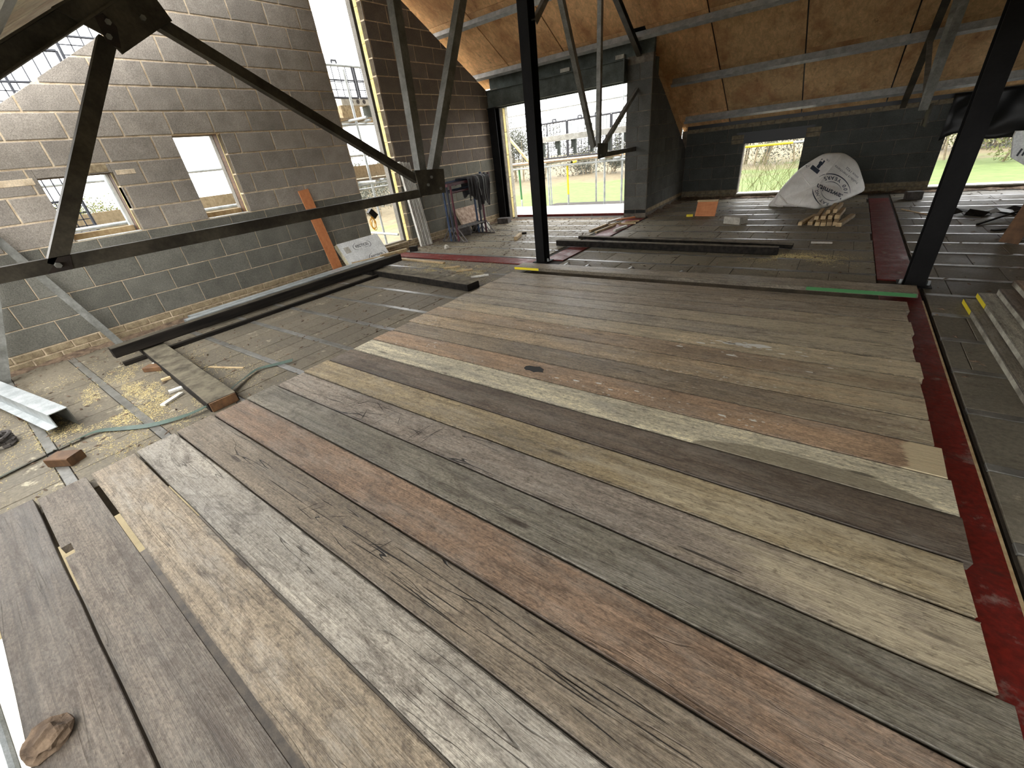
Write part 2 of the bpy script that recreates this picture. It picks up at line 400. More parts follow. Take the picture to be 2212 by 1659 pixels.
for h in (WIN1, WIN2):
    for p in WL.polys((h[1], h[1]+.5, h[2]-.1, h[3]+.1)): WL.piece('insulation_panel', p, .018, MAT['insul'], wl, (1,1,1,1), proud=-.101)
    for p in WL.polys((h[1]+.004, h[1]+.2, h[2]-.1, h[3]+.1)): WL.piece('cavity_closer', p, .12, MAT['brownwood'], wl, (1,1,1,1), proud=-.125)
    for p in WL.polys((h[0]-.1, h[1]+.2, h[3]+.004, h[3]+.1)): WL.piece('head_closer', p, .14, MAT['brownwood'], wl, (1,1,1,1), proud=-.105)
# make-up pieces around the first window: pale brick slips over the opening
for (a, b, c, d, m) in ((1.24,1.53,1.66,1.738,'brick'), (1.58,1.76,1.62,1.67,'mortar'), (.60,.92,1.60,1.66,'mortar')):
    WL.piece('makeup_brick', [(a,c),(b,c),(b,d),(a,d)], .02, MAT[m], wl, (1,1,1,1), proud=.004)
# window sills: timber packers and mortar bed
for (a, b, z) in ((.97,1.55,1.05), (2.28,2.79,1.05)):
    mb = MB(); mb.cbox(XL-.33, XL-.24, a, b, z, z+.06); mb.build('sill_timber', MAT['lightwood'], wl)
    mb = MB(); mb.box(XL-.10, XL-.005, a, b, z-.004, z+.006); mb.build('sill_mortar', MAT['white'], wl)

# ---- far wall: lintel, pier, and the cheek + recess walls on the right
WF = Wall('y', YF, -1, [(-6.24, -3.40, ZF-.5, 2.55)], [])
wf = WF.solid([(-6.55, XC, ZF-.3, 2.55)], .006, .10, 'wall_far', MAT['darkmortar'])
struct(wf, 'far block pier and jamb beside the large opening')
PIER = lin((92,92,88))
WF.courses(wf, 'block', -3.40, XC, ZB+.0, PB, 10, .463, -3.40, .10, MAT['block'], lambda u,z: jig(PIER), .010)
WF.courses(wf, 'brick', -3.40, XC, ZB-.078, .0775, 1, .235, -3.40, .10, MAT['block'], lambda u,z: jig(lin((46,46,44))), .012)
mb = MB(); mb.box(-6.24, -3.40+.0, YF+.012, YF+.11, 2.20, 2.55); lo = mb.build('lintel_beam', MAT['lintel'], wf)
mb = MB(); mb.box(-6.30, XC, YF+.14, YF+.30, 2.24, 2.50); mb.build('outer_lintel', MAT['lintel'], wf)
mb = MB(); mb.box(-6.45, -6.24, YF+.20, YF+.30, ZF, 2.24); mb.build('outer_jamb', MAT['concrete'], wf)
for k in range(5):
    mb = MB(); mb.cbox(-6.40, -6.235, YF+.105, YF+.185, ZF+.02+k*.445, ZF+.455+k*.445); mb.build('insulation_panel', MAT['insul'], wf)
mb = MB(); mb.box(-3.40, -3.05, YF+.20, YF+.34, ZF-.3, 2.40); mb.build('outer_pier', MAT['lintel'], wf)
for (a, b, z, h) in ((-4.72,-4.52,2.50,.06), (-3.62,-3.46,2.55,.06)):
    mb = MB(); mb.cbox(a, b, YF-.01, YF+.10, 2.552, 2.552+h); mb.build('packing_block', MAT['concrete'], wf)

WC = Wall('x', XC, 1, [], [(.60, 1, 7.50)])
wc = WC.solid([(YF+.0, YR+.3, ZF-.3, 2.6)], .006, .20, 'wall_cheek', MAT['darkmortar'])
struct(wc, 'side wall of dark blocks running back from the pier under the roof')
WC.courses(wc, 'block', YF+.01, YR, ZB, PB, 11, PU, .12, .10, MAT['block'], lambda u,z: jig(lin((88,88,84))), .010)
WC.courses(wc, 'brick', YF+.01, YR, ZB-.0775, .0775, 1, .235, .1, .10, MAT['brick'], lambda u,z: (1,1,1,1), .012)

WINR = (-1.79, -.73, .03, 1.19); WINR2 = (1.30, 3.05, .02, 1.32)
WR = Wall('y', YR, -1, [WINR, WINR2], [])
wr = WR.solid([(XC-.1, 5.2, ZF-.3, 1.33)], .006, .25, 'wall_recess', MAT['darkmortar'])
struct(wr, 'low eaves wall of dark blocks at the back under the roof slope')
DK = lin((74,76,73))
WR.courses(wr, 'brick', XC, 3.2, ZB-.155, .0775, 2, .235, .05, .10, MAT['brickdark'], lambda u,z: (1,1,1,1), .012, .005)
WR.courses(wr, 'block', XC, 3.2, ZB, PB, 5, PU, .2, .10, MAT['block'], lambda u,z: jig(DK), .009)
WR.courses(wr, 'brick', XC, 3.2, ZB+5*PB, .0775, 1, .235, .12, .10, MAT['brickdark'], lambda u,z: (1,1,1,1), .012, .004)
for (a, b) in ((-2.03,-1.80), (-.72,-.49)):
    for k in range(2):
        mb = MB(); mb.cbox(a, b, YR-.008, YR+.05, .99+k*.085, 1.065+k*.085); mb.build('brick', MAT['brickdark'], wr)
mb = MB(); mb.box(-1.95, -.6, YR-.004, YR+.24, .98, 1.19); mb.build('window_lintel', MAT['blackplastic'], wr)
mb = MB(); mb.box(-1.79, -.73, YR-.02, YR+.24, .012, .034); mb.build('sill_mortar', MAT['white'], wr)
mb = MB(); mb.box(1.30, 3.05, YR-.02, YR+.24, .004, .024); mb.build('sill_mortar', MAT['white'], wr)
# unseen wall added beyond the frame to keep the right side dark
WX = Wall('x', 4.6, -1, [], [])
wx = WX.solid([(-1.0, YR+.2, ZF-.3, 4.6)], 0, .2, 'wall_right_light_block', MAT['lintel']); struct(wx, 'unseen grey end wall added on the right to keep the loft dark')
WN = Wall('y', -1.0, 1, [], [])
wn = WN.solid([(XL, -3.3, -.3, .9), (-3.3, 4.8, -.3, .60)], 0, .2, 'wall_near_light_block', MAT['lintel']); struct(wn, 'unseen low wall behind the viewer, shaped to limit the light')  # unseen wall added to cut light from behind, heights set for that

# ---- beam and block floor with the void under the scaffold boards
mb = MB()
mb.box(XL, -3.12, -1.6, 4.9, -.26, ZF-.012); mb.box(XL, 4.6, 4.9, YR+.2, -.26, ZF-.012); mb.box(.78, 4.6, -1.0, 4.9, -.26, ZF-.012)
mb.box(-6.4, -3.4, YF, YF+.3, -.26, ZF-.001)
fl = mb.build('floor', MAT['grout']); struct(fl, 'dusty beam and block floor')
FC = lin((110,102,87)); FC2 = lin((128,120,102)); FC3 = lin((116,110,96))
def floor_piece(name, x0, x1, y0, y1, mat, color, z=ZF, share={}):
    key = (name, round(x1-x0,3), round(y1-y0,3), mat.name)
    me = share.get(key)
    if me is None:
        w2, h2 = (x1-x0)/2, (y1-y0)/2
        me = MB().cbox(-w2, w2, -h2, h2, -.03, 0, .0025).mesh(name); me.materials.append(mat); share[key] = me
    o = bpy.data.objects.new(name, me); COL.objects.link(o); o.parent = fl
    o.location = ((x0+x1)/2, (y0+y1)/2, z+R.uniform(-.0025,.001)); o.color = color; return o
def bay(x0, x1, ys, bl, colr, cut=lambda x,y: False, sw=.055):
    for y0, y1 in zip(ys, ys[1:]):
        floor_piece('beam_strip', x0, x1, y0-sw/2, y0+sw/2, MAT['strip'], (1,1,1,1), ZF+.002)
        x = x0-R.uniform(0, bl*.8)
        while x < x1:
            a, b = max(x, x0), min(x+bl, x1)
            if b-a > .05 and not cut((a+b)/2, (y0+y1)/2):
                floor_piece('floor_block', a+.002, b-.002, y0+sw/2+.004, y1-sw/2-.004, MAT['floorblock'], jig(colr, .07))
            x += bl
bay(XL+.01, -3.13, [-.14-.495*2+.495*k for k in range(12)]+[4.82], .22, FC)
bay(XL+.01, -3.34, [5.20+.49*k for k in range(7)]+[YF-.01], .44, FC2)
bay(-2.90, .48, [4.72+.49*k for k in range(13)], .44, FC2)
bay(.79, 3.4, [-.2+.49*k for k in range(23)], .44, FC3)

# ---- ceiling: plywood sheets over steel purlins (far slope), part of the near slope
ce = bpy.data.objects.new('ceiling', None); COL.objects.link(ce); ce['_o'] = (0,0,0); struct(ce, 'plywood roof decking seen from below')
PLY = lin((222,178,128)); PLY_SHADE = lin((206,172,126)); PLYG = lin((206,196,168))  # right-hand sheets get a darker tone, shade put into the colour
def ply_sheet(x0, x1, ya, yb, far, color, dz=.19, t=.018):
    f = (lambda y: 1.70+.577*(2*RY-y)+dz) if far else (lambda y: 1.70+.577*y+dz)
    mb = MB(); vs = [(x0,ya,f(ya)),(x1,ya,f(ya)),(x1,yb,f(yb)),(x0,yb,f(yb))]
    mb.plate(vs, (0,.577 if far else -.577,1), t)
    o = mb.build('plywood_panel', MAT['ply'], ce); o.color = color; return o
PX = [-7.08+1.242*k for k in range(10)]
PYS = [RY, 6.20, 7.26, 8.32, 9.40, 10.47, 11.05]
for a, b in zip(PX, PX[1:]):
    for ya, yb in zip(PYS, PYS[1:]):
        x0, y2 = a, yb
        if b < -2.9:
            if ya > 8.4: continue
            if ya > 8.3: y2 = 8.80
        elif a < -2.9 and ya > 8.3: x0 = -3.08
        ply_sheet(x0+.010, b-.010, ya+.004, y2-.004, True, jig(PLY if b < -2.0 else PLY_SHADE, .1))
for a, b in zip(PX, PX[1:]):
    for ya, yb in ((-.7, .55), (.55, 1.75), (1.75, 2.8), (2.8, 3.9), (3.9, RY)):
        if b < -3.3 and ya < .5: ya = .15
        if b < -5.5 and .5 < ya < 3.5: continue      # opening added to let skylight reach the gable wall
        ply_sheet(a+.006, b-.006, ya+.004, yb-.004, False, jig(PLYG, .06))

for far, x0, x1, ya, yb in ((True,-7.08,-2.95,RY,8.80),(True,-3.08,4.6,RY,11.05),(False,-5.84,-3.36,.15,RY),(False,-7.08,-5.84,3.9,RY),(False,-7.08,-5.84,.15,.55),(False,-3.36,4.6,-.7,RY)):
    f = (lambda y: 1.70+.577*(2*RY-y)+.215) if far else (lambda y: 1.70+.577*y+.215)
    MB().plate([(x0,ya,f(ya)),(x1,ya,f(ya)),(x1,yb,f(yb)),(x0,yb,f(yb))], (0,.577 if far else -.577,1), .012).build('added_joint_backing', MAT['blackplastic'], ce)  # dark backing added above the sheets so no sky shows through joints
MB().box(-6.45, -2.95, YF+.03, YF+.10, 2.55, 2.795).build('lintel_light_stop', MAT['lintel'], ce)  # added to stop light leaking in above the lintel
MB().plate([(-3.07,8.5,2.30),(-3.07,YR,.95),(-3.07,YR,1.43),(-3.07,8.5,2.78)], (1,0,0), .018).build('verge_light_stop', MAT['ply'], ce).color = PLY_SHADE+(1,)  # sheet added to close the bright sliver over the side wall
MB().box(XC, 4.6, YR+.02, YR+.20, 1.33, 1.47).build('eaves_light_stop', MAT['blackplastic'], ce)  # black strip added to stop light leaking over the back wall
def purlin(y, x0, x1, far, label, hgt=.15):
    f = zraf(y); s = -1 if far else 1
    nrm = Vector((0, .577*(-s), 1)).normalized(); tan = Vector((0, 1, .577*s)).normalized()
    if far: tan = Vector((0,1,-.577)).normalized()
    base = Vector((0, y, f)); t = .006
    pr = [(-.065,0),(t,0),(t,hgt-t),(.065,hgt-t),(.065,hgt),(0,hgt),(0,t),(-.065,t)]
    mb = MB(); n = len(pr)
    vs = [Vector((x0,0,0))+base+tan*a+nrm*b for a,b in pr]+[Vector((x1,0,0))+base+tan*a+nrm*b for a,b in pr]
    mb.add(vs, [tuple(range(n-1,-1,-1)), tuple(range(n,2*n))]+[(i,(i+1)%n,n+(i+1)%n,n+i) for i in range(n)])
    o = mb.build('roof_purlin', MAT['galv'], None, (x0, y, f))
    return tag(o, label, 'purlin', 'steel roof purlins')
purlin(6.22, -6.95, 4.55, True, 'steel roof purlin nearest the ridge, highest on the far plywood slope')
purlin(7.27, -6.95, 4.55, True, 'long steel purlin crossing the orange plywood, second from the ridge')
purlin(8.30, -6.95, 4.55, True, 'long steel purlin just above the lintel of the large opening')
purlin(9.40, XC+.03, 4.55, True, 'steel purlin meeting the top of the dark side wall, second from the eaves')
purlin(10.45, XC+.03, 4.55, True, 'lowest steel purlin along the eaves above the back wall')
purlin(.60, -6.9, -2.2, False, 'dark steel purlin in the upper left corner above the near rafter')
purlin(2.80, -6.9, -2.2, False, 'steel purlin under the near plywood slope by the gable')

# ---- ground outside and below
mb = MB(); mb.box(-160, 160, -60, 200, -3.2, -2.9); gd = mb.build('ground', MAT['field']); struct(gd, 'field of grass and rough pasture outside')
mb = MB(); mb.box(XL-.3, 4.6, -9, -1.05, -2.95, -2.86); struct(mb.build('pavement', MAT['concrete']), 'pale hardstanding beside the building')
mb = MB(); mb.box(XL-.3, 4.6, -1.05, 8.6, -2.95, -2.85); struct(mb.build('floor_below', MAT['grout']), 'ground slab below the void, coloured dark to look shaded')  # dark slab colour stands in for shade seen between the boards

# ================================================================== STEEL FRAME
def ell(w, t=.008, s=1): # L-angle profile: leg in plane (up dir b) and leg across
    return [(0,-w/2),(t,-w/2),(t,w/2),(0,w/2)] if s == 0 else [(0,-w/2),(w*.9,-w/2),(w*.9,-w/2+t),(t,-w/2+t),(t,w/2),(0,w/2)]
def member(root, name, x, p, q, wd=.07, mat='steel', flip=False):
    "L-angle from (y,z) p to q in the plane x; broad leg in the truss plane, second leg along the edge facing -y"
    d = Vector((0, q[0]-p[0], q[1]-p[1])).normalized(); up = Vector((0, -d.z, d.y))
    if up.y > 0: up = -up            # edge leg sits on the side that faces the near eaves
    P0, P1 = Vector((x, p[0], p[1])), Vector((x, q[0], q[1])); t = .009; X = Vector((1,0,0))
    if flip: X = -X
    pr = [(0,-wd/2),(0,wd/2),(-wd*.9,wd/2),(-wd*.9,wd/2-t),(-t,wd/2-t),(-t,-wd/2)]
    vs = [P0+X*a+up*b for a,b in pr]+[P1+X*a+up*b for a,b in pr]; n = 6
    mb = MB(); mb.add(vs, [tuple(range(n-1,-1,-1)), tuple(range(n,2*n))]+[(i,(i+1)%n,n+(i+1)%n,n+i) for i in range(n)])
    return mb.build(name, MAT[mat], root)
def gusset(root, x, poly, bolts=(), mat='steel'):
    g = MB().plate([(x,y,z) for y,z in poly], (1,0,0), .014).build('gusset_plate', MAT[mat], root)
    for (y,z) in bolts:
        MB().tube((x-.006,y,z),(x+.022,y,z),.013,6).build('bolt', MAT['galvold'], g)
    return g
def truss(x, near, label):
    t = thing('roof_truss', (x, RY, 1.1), label, 'truss', 'steel roof trusses'); xo = x+.012
    def raf(y0, y1):
        mb = MB(); z = zraf
        for (o0, o1, hw) in ((0,.010,.04),(.010,.090,.005),(.090,.100,.04)):
            mb.add([(x-hw,y0,z(y0)-o0),(x+hw,y0,z(y0)-o0),(x+hw,y1,z(y1)-o0),(x-hw,y1,z(y1)-o0),(x-hw,y0,z(y0)-o1),(x+hw,y0,z(y0)-o1),(x+hw,y1,z(y1)-o1),(x-hw,y1,z(y1)-o1)],
                   [(0,1,2,3),(7,6,5,4),(0,4,5,1),(1,5,6,2),(2,6,7,3),(3,7,4,0)])
        mb.build('rafter', MAT['steel'], t)
    if near:
        raf(-.55, RY)
        member(t, 'bottom_chord', xo, (-.6,1.130), (2.95,1.130), .07)
        gusset(t, xo+.012, [(2.905,1.325),(3.28,1.305),(3.255,1.095),(2.915,1.105)], ((3.19,1.14),(3.03,1.19),(3.09,1.25)))
        gusset(t, xo+.012, [(.86,2.20),(1.013,2.113),(1.058,2.038),(1.293,2.17),(1.36,2.205),(1.27,2.42)], ((1.055,2.165),(1.03,2.105),(1.22,2.20)))
        member(t, 'diagonal', xo, (1.03,2.10), (.350,1.125), .07)
        b = MB().tube((xo+.005,.352,1.128),(xo+.035,.352,1.128),.014,6).build('bolt', MAT['galvold'], t)
        member(t, 'diagonal', xo, (1.30,2.20), (2.95,1.245), .062)
        member(t, 'vertical', xo-.02, (3.045,1.30), (3.16,3.36), .085, 'galvold')
        member(t, 'diagonal', xo-.02, (3.20,1.29), (4.96,4.42), .085, 'galvold')
        # rust bleeding around the near bolts
        MB().plate([(xo+.004,.30,1.097),(xo+.004,.37,1.163),(xo+.004,.42,1.163),(xo+.004,.40,1.097)], (1,0,0), .004).build('rust_patch', MAT['rust'], t)
        MB().plate([(xo+.021,1.01,2.075),(xo+.021,1.01,2.18),(xo+.021,1.05,2.20),(xo+.021,1.085,2.15),(xo+.021,1.06,2.06)], (1,0,0), .003).build('rust_patch', MAT['rust'], t)
    raf(RY, 8.75 if near else 10.6)
    gusset(t, xo+.012, [(6.776,1.338),(7.155,1.318),(7.122,1.136),(6.79,1.121)], ((6.85,1.17),(7.05,1.17)))
    member(t, 'diagonal', xo-.02, (6.76,1.30), (5.10,4.42), .075, 'galvold')
    member(t, 'vertical', xo-.02, (6.94,1.28), (7.02,3.20), .07, 'galvold')
    member(t, 'diagonal', xo, (7.06,1.29), (8.55,2.12) if near else (9.0,2.02), .062, 'galvold')
    member(t, 'bottom_chord', xo, (7.05,1.165), (YF-.002, 1.165) if near else (7.12,1.165), .07)
    if near:
        member(t, 'brace', xo+.06, (5.10,2.60), (5.62,3.05), .06, 'galvold')
    return t
truss(-3.20, True, 'dark steel roof truss with bolted gusset plates between the left gable and the middle column')
truss(.60, False, 'grey steel truss hanging under the roof at upper right beside the black post')

def column(x, y, label, w_=.135, ztop=4.35, dpt=.15):
    t = thing('steel_column', (x, y, ZF), label, 'column', 'steel columns')
    mb = MB(); a, d, f, wb = w_/2, dpt/2, .012, .008
    mb.box(x-a, x+a, y-d, y-d+f, ZF+.012, ztop); mb.box(x-a, x+a, y+d-f, y+d, ZF+.012, ztop); mb.box(x-wb/2, x+wb/2, y-d+f, y+d-f, ZF+.012, ztop)
    mb.build('shaft', MAT['blacksteel'], t)
    MB().box(x-a-.045, x+a+.045, y-d-.03, y+d+.03, ZF+.004, ZF+.012).build('base_plate', MAT['blacksteel'], t)
    for sx in (-1,1):
        MB().tube((x+sx*(a+.025), y-.02, ZF+.012),(x+sx*(a+.025), y-.02, ZF+.05), .012, 6).build('anchor_bolt', MAT['galv'], t)
    return t
column(-3.21, 5.03, 'black steel column standing in the middle where the red beams meet')
column(.73, 4.94, 'black steel post standing at the right end of the scaffold boards')
# corner column and steel beside the large opening
t = thing('corner_column', (-6.34, 8.36, ZF), 'dark steel column in the far left corner beside the large opening', 'column')
MB().box(-6.44, -6.24, 8.29, 8.302, ZF, 2.2).box(-6.44, -6.24, 8.43, 8.442, ZF, 2.2).box(-6.345, -6.335, 8.302, 8.43, ZF, 2.2).build('shaft', MAT['blacksteel'], t)
MB().box(-6.45, -6.20, 8.28, 8.448, 2.2, 2.215).build('cap_plate', MAT['blacksteel'], t)
t = thing('lintel_steel', (-4.7, 8.40, 2.22), 'dark steel beam spanning above the large far opening', 'beam')
MB().box(-6.44, -3.42, 8.30, 8.44, 2.217, 2.229).box(-6.44, -3.42, 8.30, 8.44, 2.508, 2.52).build('flange', MAT['lintel'], t)
MB().box(-6.44, -3.42, 8.335, 8.345, 2.229, 2.508).build('web', MAT['lintel'], t)
MB().box(-3.42, -3.395, 8.30, 8.44, 2.19, 2.53).build('end_plate', MAT['lintel'], t)

def ibeam(name, p0, p1, wd, label, z=ZF+.002, mat='red', depth=.2):
    t = thing(name, tuple(p0), label, 'steel beam', 'red oxide floor beams')
    up = Vector((0,0,1)); p0, p1 = Vector(p0), Vector(p1); p0.z = p1.z = 0
    MB().prof([(-wd/2,z-.012),(wd/2,z-.012),(wd/2,z),(-wd/2,z)], p0, p1).build('top_flange', MAT[mat], t)
    MB().prof([(-.005,z-depth),(.005,z-depth),(.005,z-.012),(-.005,z-.012)], p0, p1).build('web', MAT[mat], t)
    MB().prof([(-wd/2,z-depth-.012),(wd/2,z-depth-.012),(wd/2,z-depth),(-wd/2,z-depth)], p0, p1).build('bottom_flange', MAT[mat], t)
    return t
nb = ibeam('floor_beam', (.622, -1.0, ZF), (.622, 4.82, ZF), .27, 'dark red painted steel floor beam along the right ends of the scaffold boards')
MB().box(.7520, .7625, -1.0, 4.5, ZF-.010, ZF+.0032).build('chipped_edge', MAT['lightwood'], nb)
ibeam('floor_beam', (.622, 5.06, ZF), (.622, 10.1, ZF), .27, 'worn red painted steel floor beam running back from the black post to the bag')
ibeam('floor_beam', (-3.10, 5.14, ZF), (-3.10, 8.40, ZF), .30, 'wet red steel floor beam running from the middle column to the pier')
ibeam('floor_beam', (-6.40, 4.98, ZF), (-3.32, 4.98, ZF), .28, 'faded red steel floor beam running from the left wall to the middle column')

# ================================================================== SCAFFOLD BOARDS
def board_mesh(L, W, T, seed):
    r = random.Random(seed); n = 14; mb = MB(); c = .0022
    ring = lambda w2: [(-w2,0),(-w2,T-c),(-w2+c,T),(w2-c,T),(w2,T-c),(w2,0)]
    vs = []
    for i in range(n+1):
        x = -L/2+L*i/n; dw = r.uniform(-.0012,.0012); dz = r.uniform(-.0012,.0012); dy = r.uniform(-.0012,.0012)
        for a,b in ring(W/2+dw): vs.append((x+ (r.uniform(-.004,.004) if i in (0,n) else 0), a+dy, b+(dz if b > 0 else 0)))
    fs = [tuple(range(5,-1,-1)), tuple(n*6+k for k in range(6))]
    for i in range(n):
        for k in range(6):
            fs.append((i*6+k, i*6+(k+1)%6, (i+1)*6+(k+1)%6, (i+1)*6+k))
    mb.add(vs, fs); return mb
# (width, colour, wear, dirt, crack, splat, label)
BD = [
 ((84,73,64),.2,.8,.2,0,'brown grey scaffold board at the open edge with a muddy clod on it'),
 ((90,79,69),.25,.7,.2,0,'brown grey scaffold board, second from the open edge, with a notch in its side'),
 ((128,111,90),.8,.8,.2,0,'mottled tan scaffold board, third from the open edge'),
 ((132,124,114),1.0,.8,.5,0,'silvery scaffold board with raised grain, fourth from the open edge'),
 ((114,99,82),.4,.5,1.0,0,'grey brown scaffold board scored by long dark saw cuts, fifth from the open edge'),
 ((120,92,71),.5,.7,.3,0,'reddish brown scaffold board, sixth from the open edge'),
 ((106,100,87),.55,.7,.3,0,'grey green scaffold board, seventh from the open edge'),
 ((124,111,100),.7,.5,.9,0,'mauve grey scaffold board with criss-cross scratches at its left end, eighth from the open edge'),
 ((152,131,94),.7,.5,.2,0,'yellowish scaffold board, ninth from the open edge'),
 ((98,83,70),.45,.6,.2,.15,'dark brown scaffold board between the yellowish and the pale boards'),
 ((194,184,154),.9,.4,.2,.1,'pale whitish scaffold board with a curved damp stain at its right end'),
 ((164,128,96),.6,.4,.2,.6,'orange brown scaffold board with a pale patch at its right end'),
 ((140,120,96),.5,.6,.3,.2,'brown scaffold board behind the orange brown one'),
 ((172,144,108),.6,.5,.3,.5,'light tan scaffold board, fourteenth from the open edge'),
 ((158,130,100),.6,.5,.3,1.0,'brown scaffold board splashed with white paint, fifteenth from the open edge'),
 ((184,162,128),.8,.4,.3,.7,'straw coloured scaffold board, sixteenth from the open edge'),
 ((156,142,122),.8,.6,.3,.3,'grey scaffold board, seventeenth from the open edge'),
 ((164,148,126),.8,.5,.2,.2,'grey tan scaffold board, eighteenth from the open edge'),
 ((150,132,110),.7,.6,.2,.3,'dusty brown scaffold board, nineteenth from the open edge'),
 ((146,130,110),.7,.7,.2,.1,'dusty scaffold board, twentieth from the open edge'),
 ((140,124,106),.7,.7,.2,0,'dusty scaffold board lying just in front of the one with yellow ends'),
]
def plank(name, mb, loc, col, wear, dirt, crack, splat, label, rot=0, parent=None):
    me = mb.mesh(name); me.materials.append(MAT['plank']); o = bpy.data.objects.new(name, me); COL.objects.link(o)
    o.location = loc; o.rotation_euler = (0,0,rot); g_ = sum(col)/3; col = tuple(g_+(v-g_)*.66 for v in col); cl = lin(col); o.color = (cl[0]*1.30, cl[1]*1.27, cl[2]*1.16, 1)
    o['bare_end'] = o['damp'] = 0.0; o['pale_from'] = 9.0; o['wear'], o['dirt'], o['crack'], o['splat'] = float(wear), float(dirt), float(crack), float(splat); o['_o'] = (0,0,0)
    return tag(o, label, 'scaffold board', 'scaffold boards laid as temporary floor')
GAP = [-.522,-.290,-.0585,.171,.398,.629,.8645,1.0885,1.325,1.5555,1.7945]
while len(GAP) < 22: GAP.append(GAP[-1]+.2305)
for i,(c,wr_,di,ck,spl,lab) in enumerate(BD):
    y0, y1 = GAP[i], GAP[i+1]; g = (.015,.014,.010,.010,.009,.011,.011,.010,.010,.009)[i] if i < 10 else R.uniform(.007,.010)
    if i == 1: y1 -= .012
    xl, xr = -3.245+R.uniform(-.015,.02), .625+R.uniform(-.015,.02)
    if i in (6,): xr += .03
    o = plank('scaffold_board', board_mesh(xr-xl, y1-y0-g, .038, 40+i), ((xl+xr)/2, (y0+y1)/2, ZF+.002), c, wr_, di, ck, spl, lab)
    o.location.z += R.uniform(0,.002)
    if i == 10: o['damp'] = 1.0
    o['pale_from'] = {7:1.2, 8:.7, 12:1.5, 13:1.1, 14:1.3, 15:-.3, 16:.9, 17:.2, 18:1.2}.get(i, 9.0)
    if i == 11: o['bare_end'] = 1.0
    cx0, cy0 = (xl+xr)/2, (y0+y1)/2
    if i == 1:   # notch cut out of the edge beside the gap
        W2, Lh, nx0 = (y1-y0-g)/2, (xr-xl)/2, -2.60-cx0
        out = [(-Lh,-W2),(nx0,-W2),(nx0,-W2+.036),(nx0+.10,-W2+.036),(nx0+.10,-W2),(Lh,-W2),(Lh,W2),(-Lh,W2)]
        me = MB().plate([(a,b,.019) for a,b in out], (0,0,1), .038).mesh('scaffold_board'); me.materials.append(MAT['plank']); o.data = me
    if i in (4, 7):
        r = random.Random(77+i); cm = MB()
        for k in range(26 if i == 4 else 34):
            if i == 4: px, py, ln, an = r.uniform(-2.0,-.1)-cx0, r.choice((-.055,-.02,.01,.05))+r.uniform(-.012,.012), r.uniform(.08,.55), r.uniform(-.06,.05) if k < 21 else r.uniform(.5,1.2)
            else: px, py, ln, an = r.gauss(-2.15,.28)-cx0, r.uniform(-.08,.08), r.uniform(.06,.26), r.choice((.25,-.25,.9,-.9,.1,1.5))+r.uniform(-.2,.2)
            if k >= 21 and i == 4: ln *= .25
            d = Vector((math.cos(an), math.sin(an), 0)); hw = .0013
            if abs(py)+abs(d.y)*ln/2 > .105: ln = (.105-abs(py))*2/max(.01,abs(d.y))
            n_ = Vector((-d.y,d.x,0)); p_ = Vector((px,py,.0396))
            cm.add([p_-d*ln/2, p_-d*ln*.3+n_*hw, p_+d*ln*.3+n_*hw, p_+d*ln/2, p_+d*ln*.3-n_*hw, p_-d*ln*.3-n_*hw], [(0,5,4,3,2,1)])
        cm.build('saw_cuts', MAT['cut'], o, fix=False)['kind'] = 'stuff'
    if i == 11:
        r = random.Random(3); MB().add([(-1.50-cx0+.085*r.uniform(.7,1.2)*math.cos(6.283*q/14), 2.135-cy0+.045*r.uniform(.7,1.2)*math.sin(6.283*q/14), .0403) for q in range(14)], [tuple(range(14))]).build('tar_patch', MAT['tar'], o, fix=False)
    if i in (11, 14, 15):
        r = random.Random(90+i); cm = MB()
        spots = {15:[(-.40,3.05,.030),(-.33,3.06,.036),(-.22,3.08,.045),(-.58,2.99,.022),(-.07,3.0,.014),(-.28,3.03,.02),(-.47,3.07,.016),(.06,3.02,.012)],14:[(-.35,2.86,.02),(.1,2.80,.012),(-.7,2.88,.016),(.2,2.9,.01)],11:[(-1.29,2.09,.012),(-1.15,2.11,.016),(-1.0,2.14,.014),(-.9,2.10,.012),(-.75,2.15,.01),(-.25,2.10,.014),(-.1,2.12,.01)]}[i]
        spots = [q for p_ in spots for q in [p_]+[(p_[0]+r.gauss(0,.09), p_[1]+r.gauss(0,.025), p_[2]*r.uniform(.1,.35)) for _ in range(5)]]
        for (px,py,rad) in spots:
            if abs(py-cy0) > .1: continue
            m_ = 9; cm.add([(px-cx0+rad*1.7*r.uniform(.7,1.2)*math.cos(6.283*q/m_), py-cy0+rad*.6*r.uniform(.7,1.2)*math.sin(6.283*q/m_), .0402) for q in range(m_)], [tuple(range(m_))])
        cm.build('paint_splashes', MAT['paintwhite'], o, fix=False)['kind'] = 'stuff'
# the board lying on top along the far edge, yellow and green painted ends
o = plank('scaffold_board', board_mesh(4.0, .225, .038, 90), (-1.29, 4.545, .001), (132,118,98), .4,.6,.2,.1,'scaffold board lying on top along the far edge, yellow left tip, green right tip')
MB().box(-2.0, -1.62, -.1135, -.1125, .004, .034).build('yellow_end_paint', MAT['yellow'], o)
MB().box(1.25, 1.99, -.1135, -.1125, .004, .034).build('green_end_paint', MAT['green'], o)
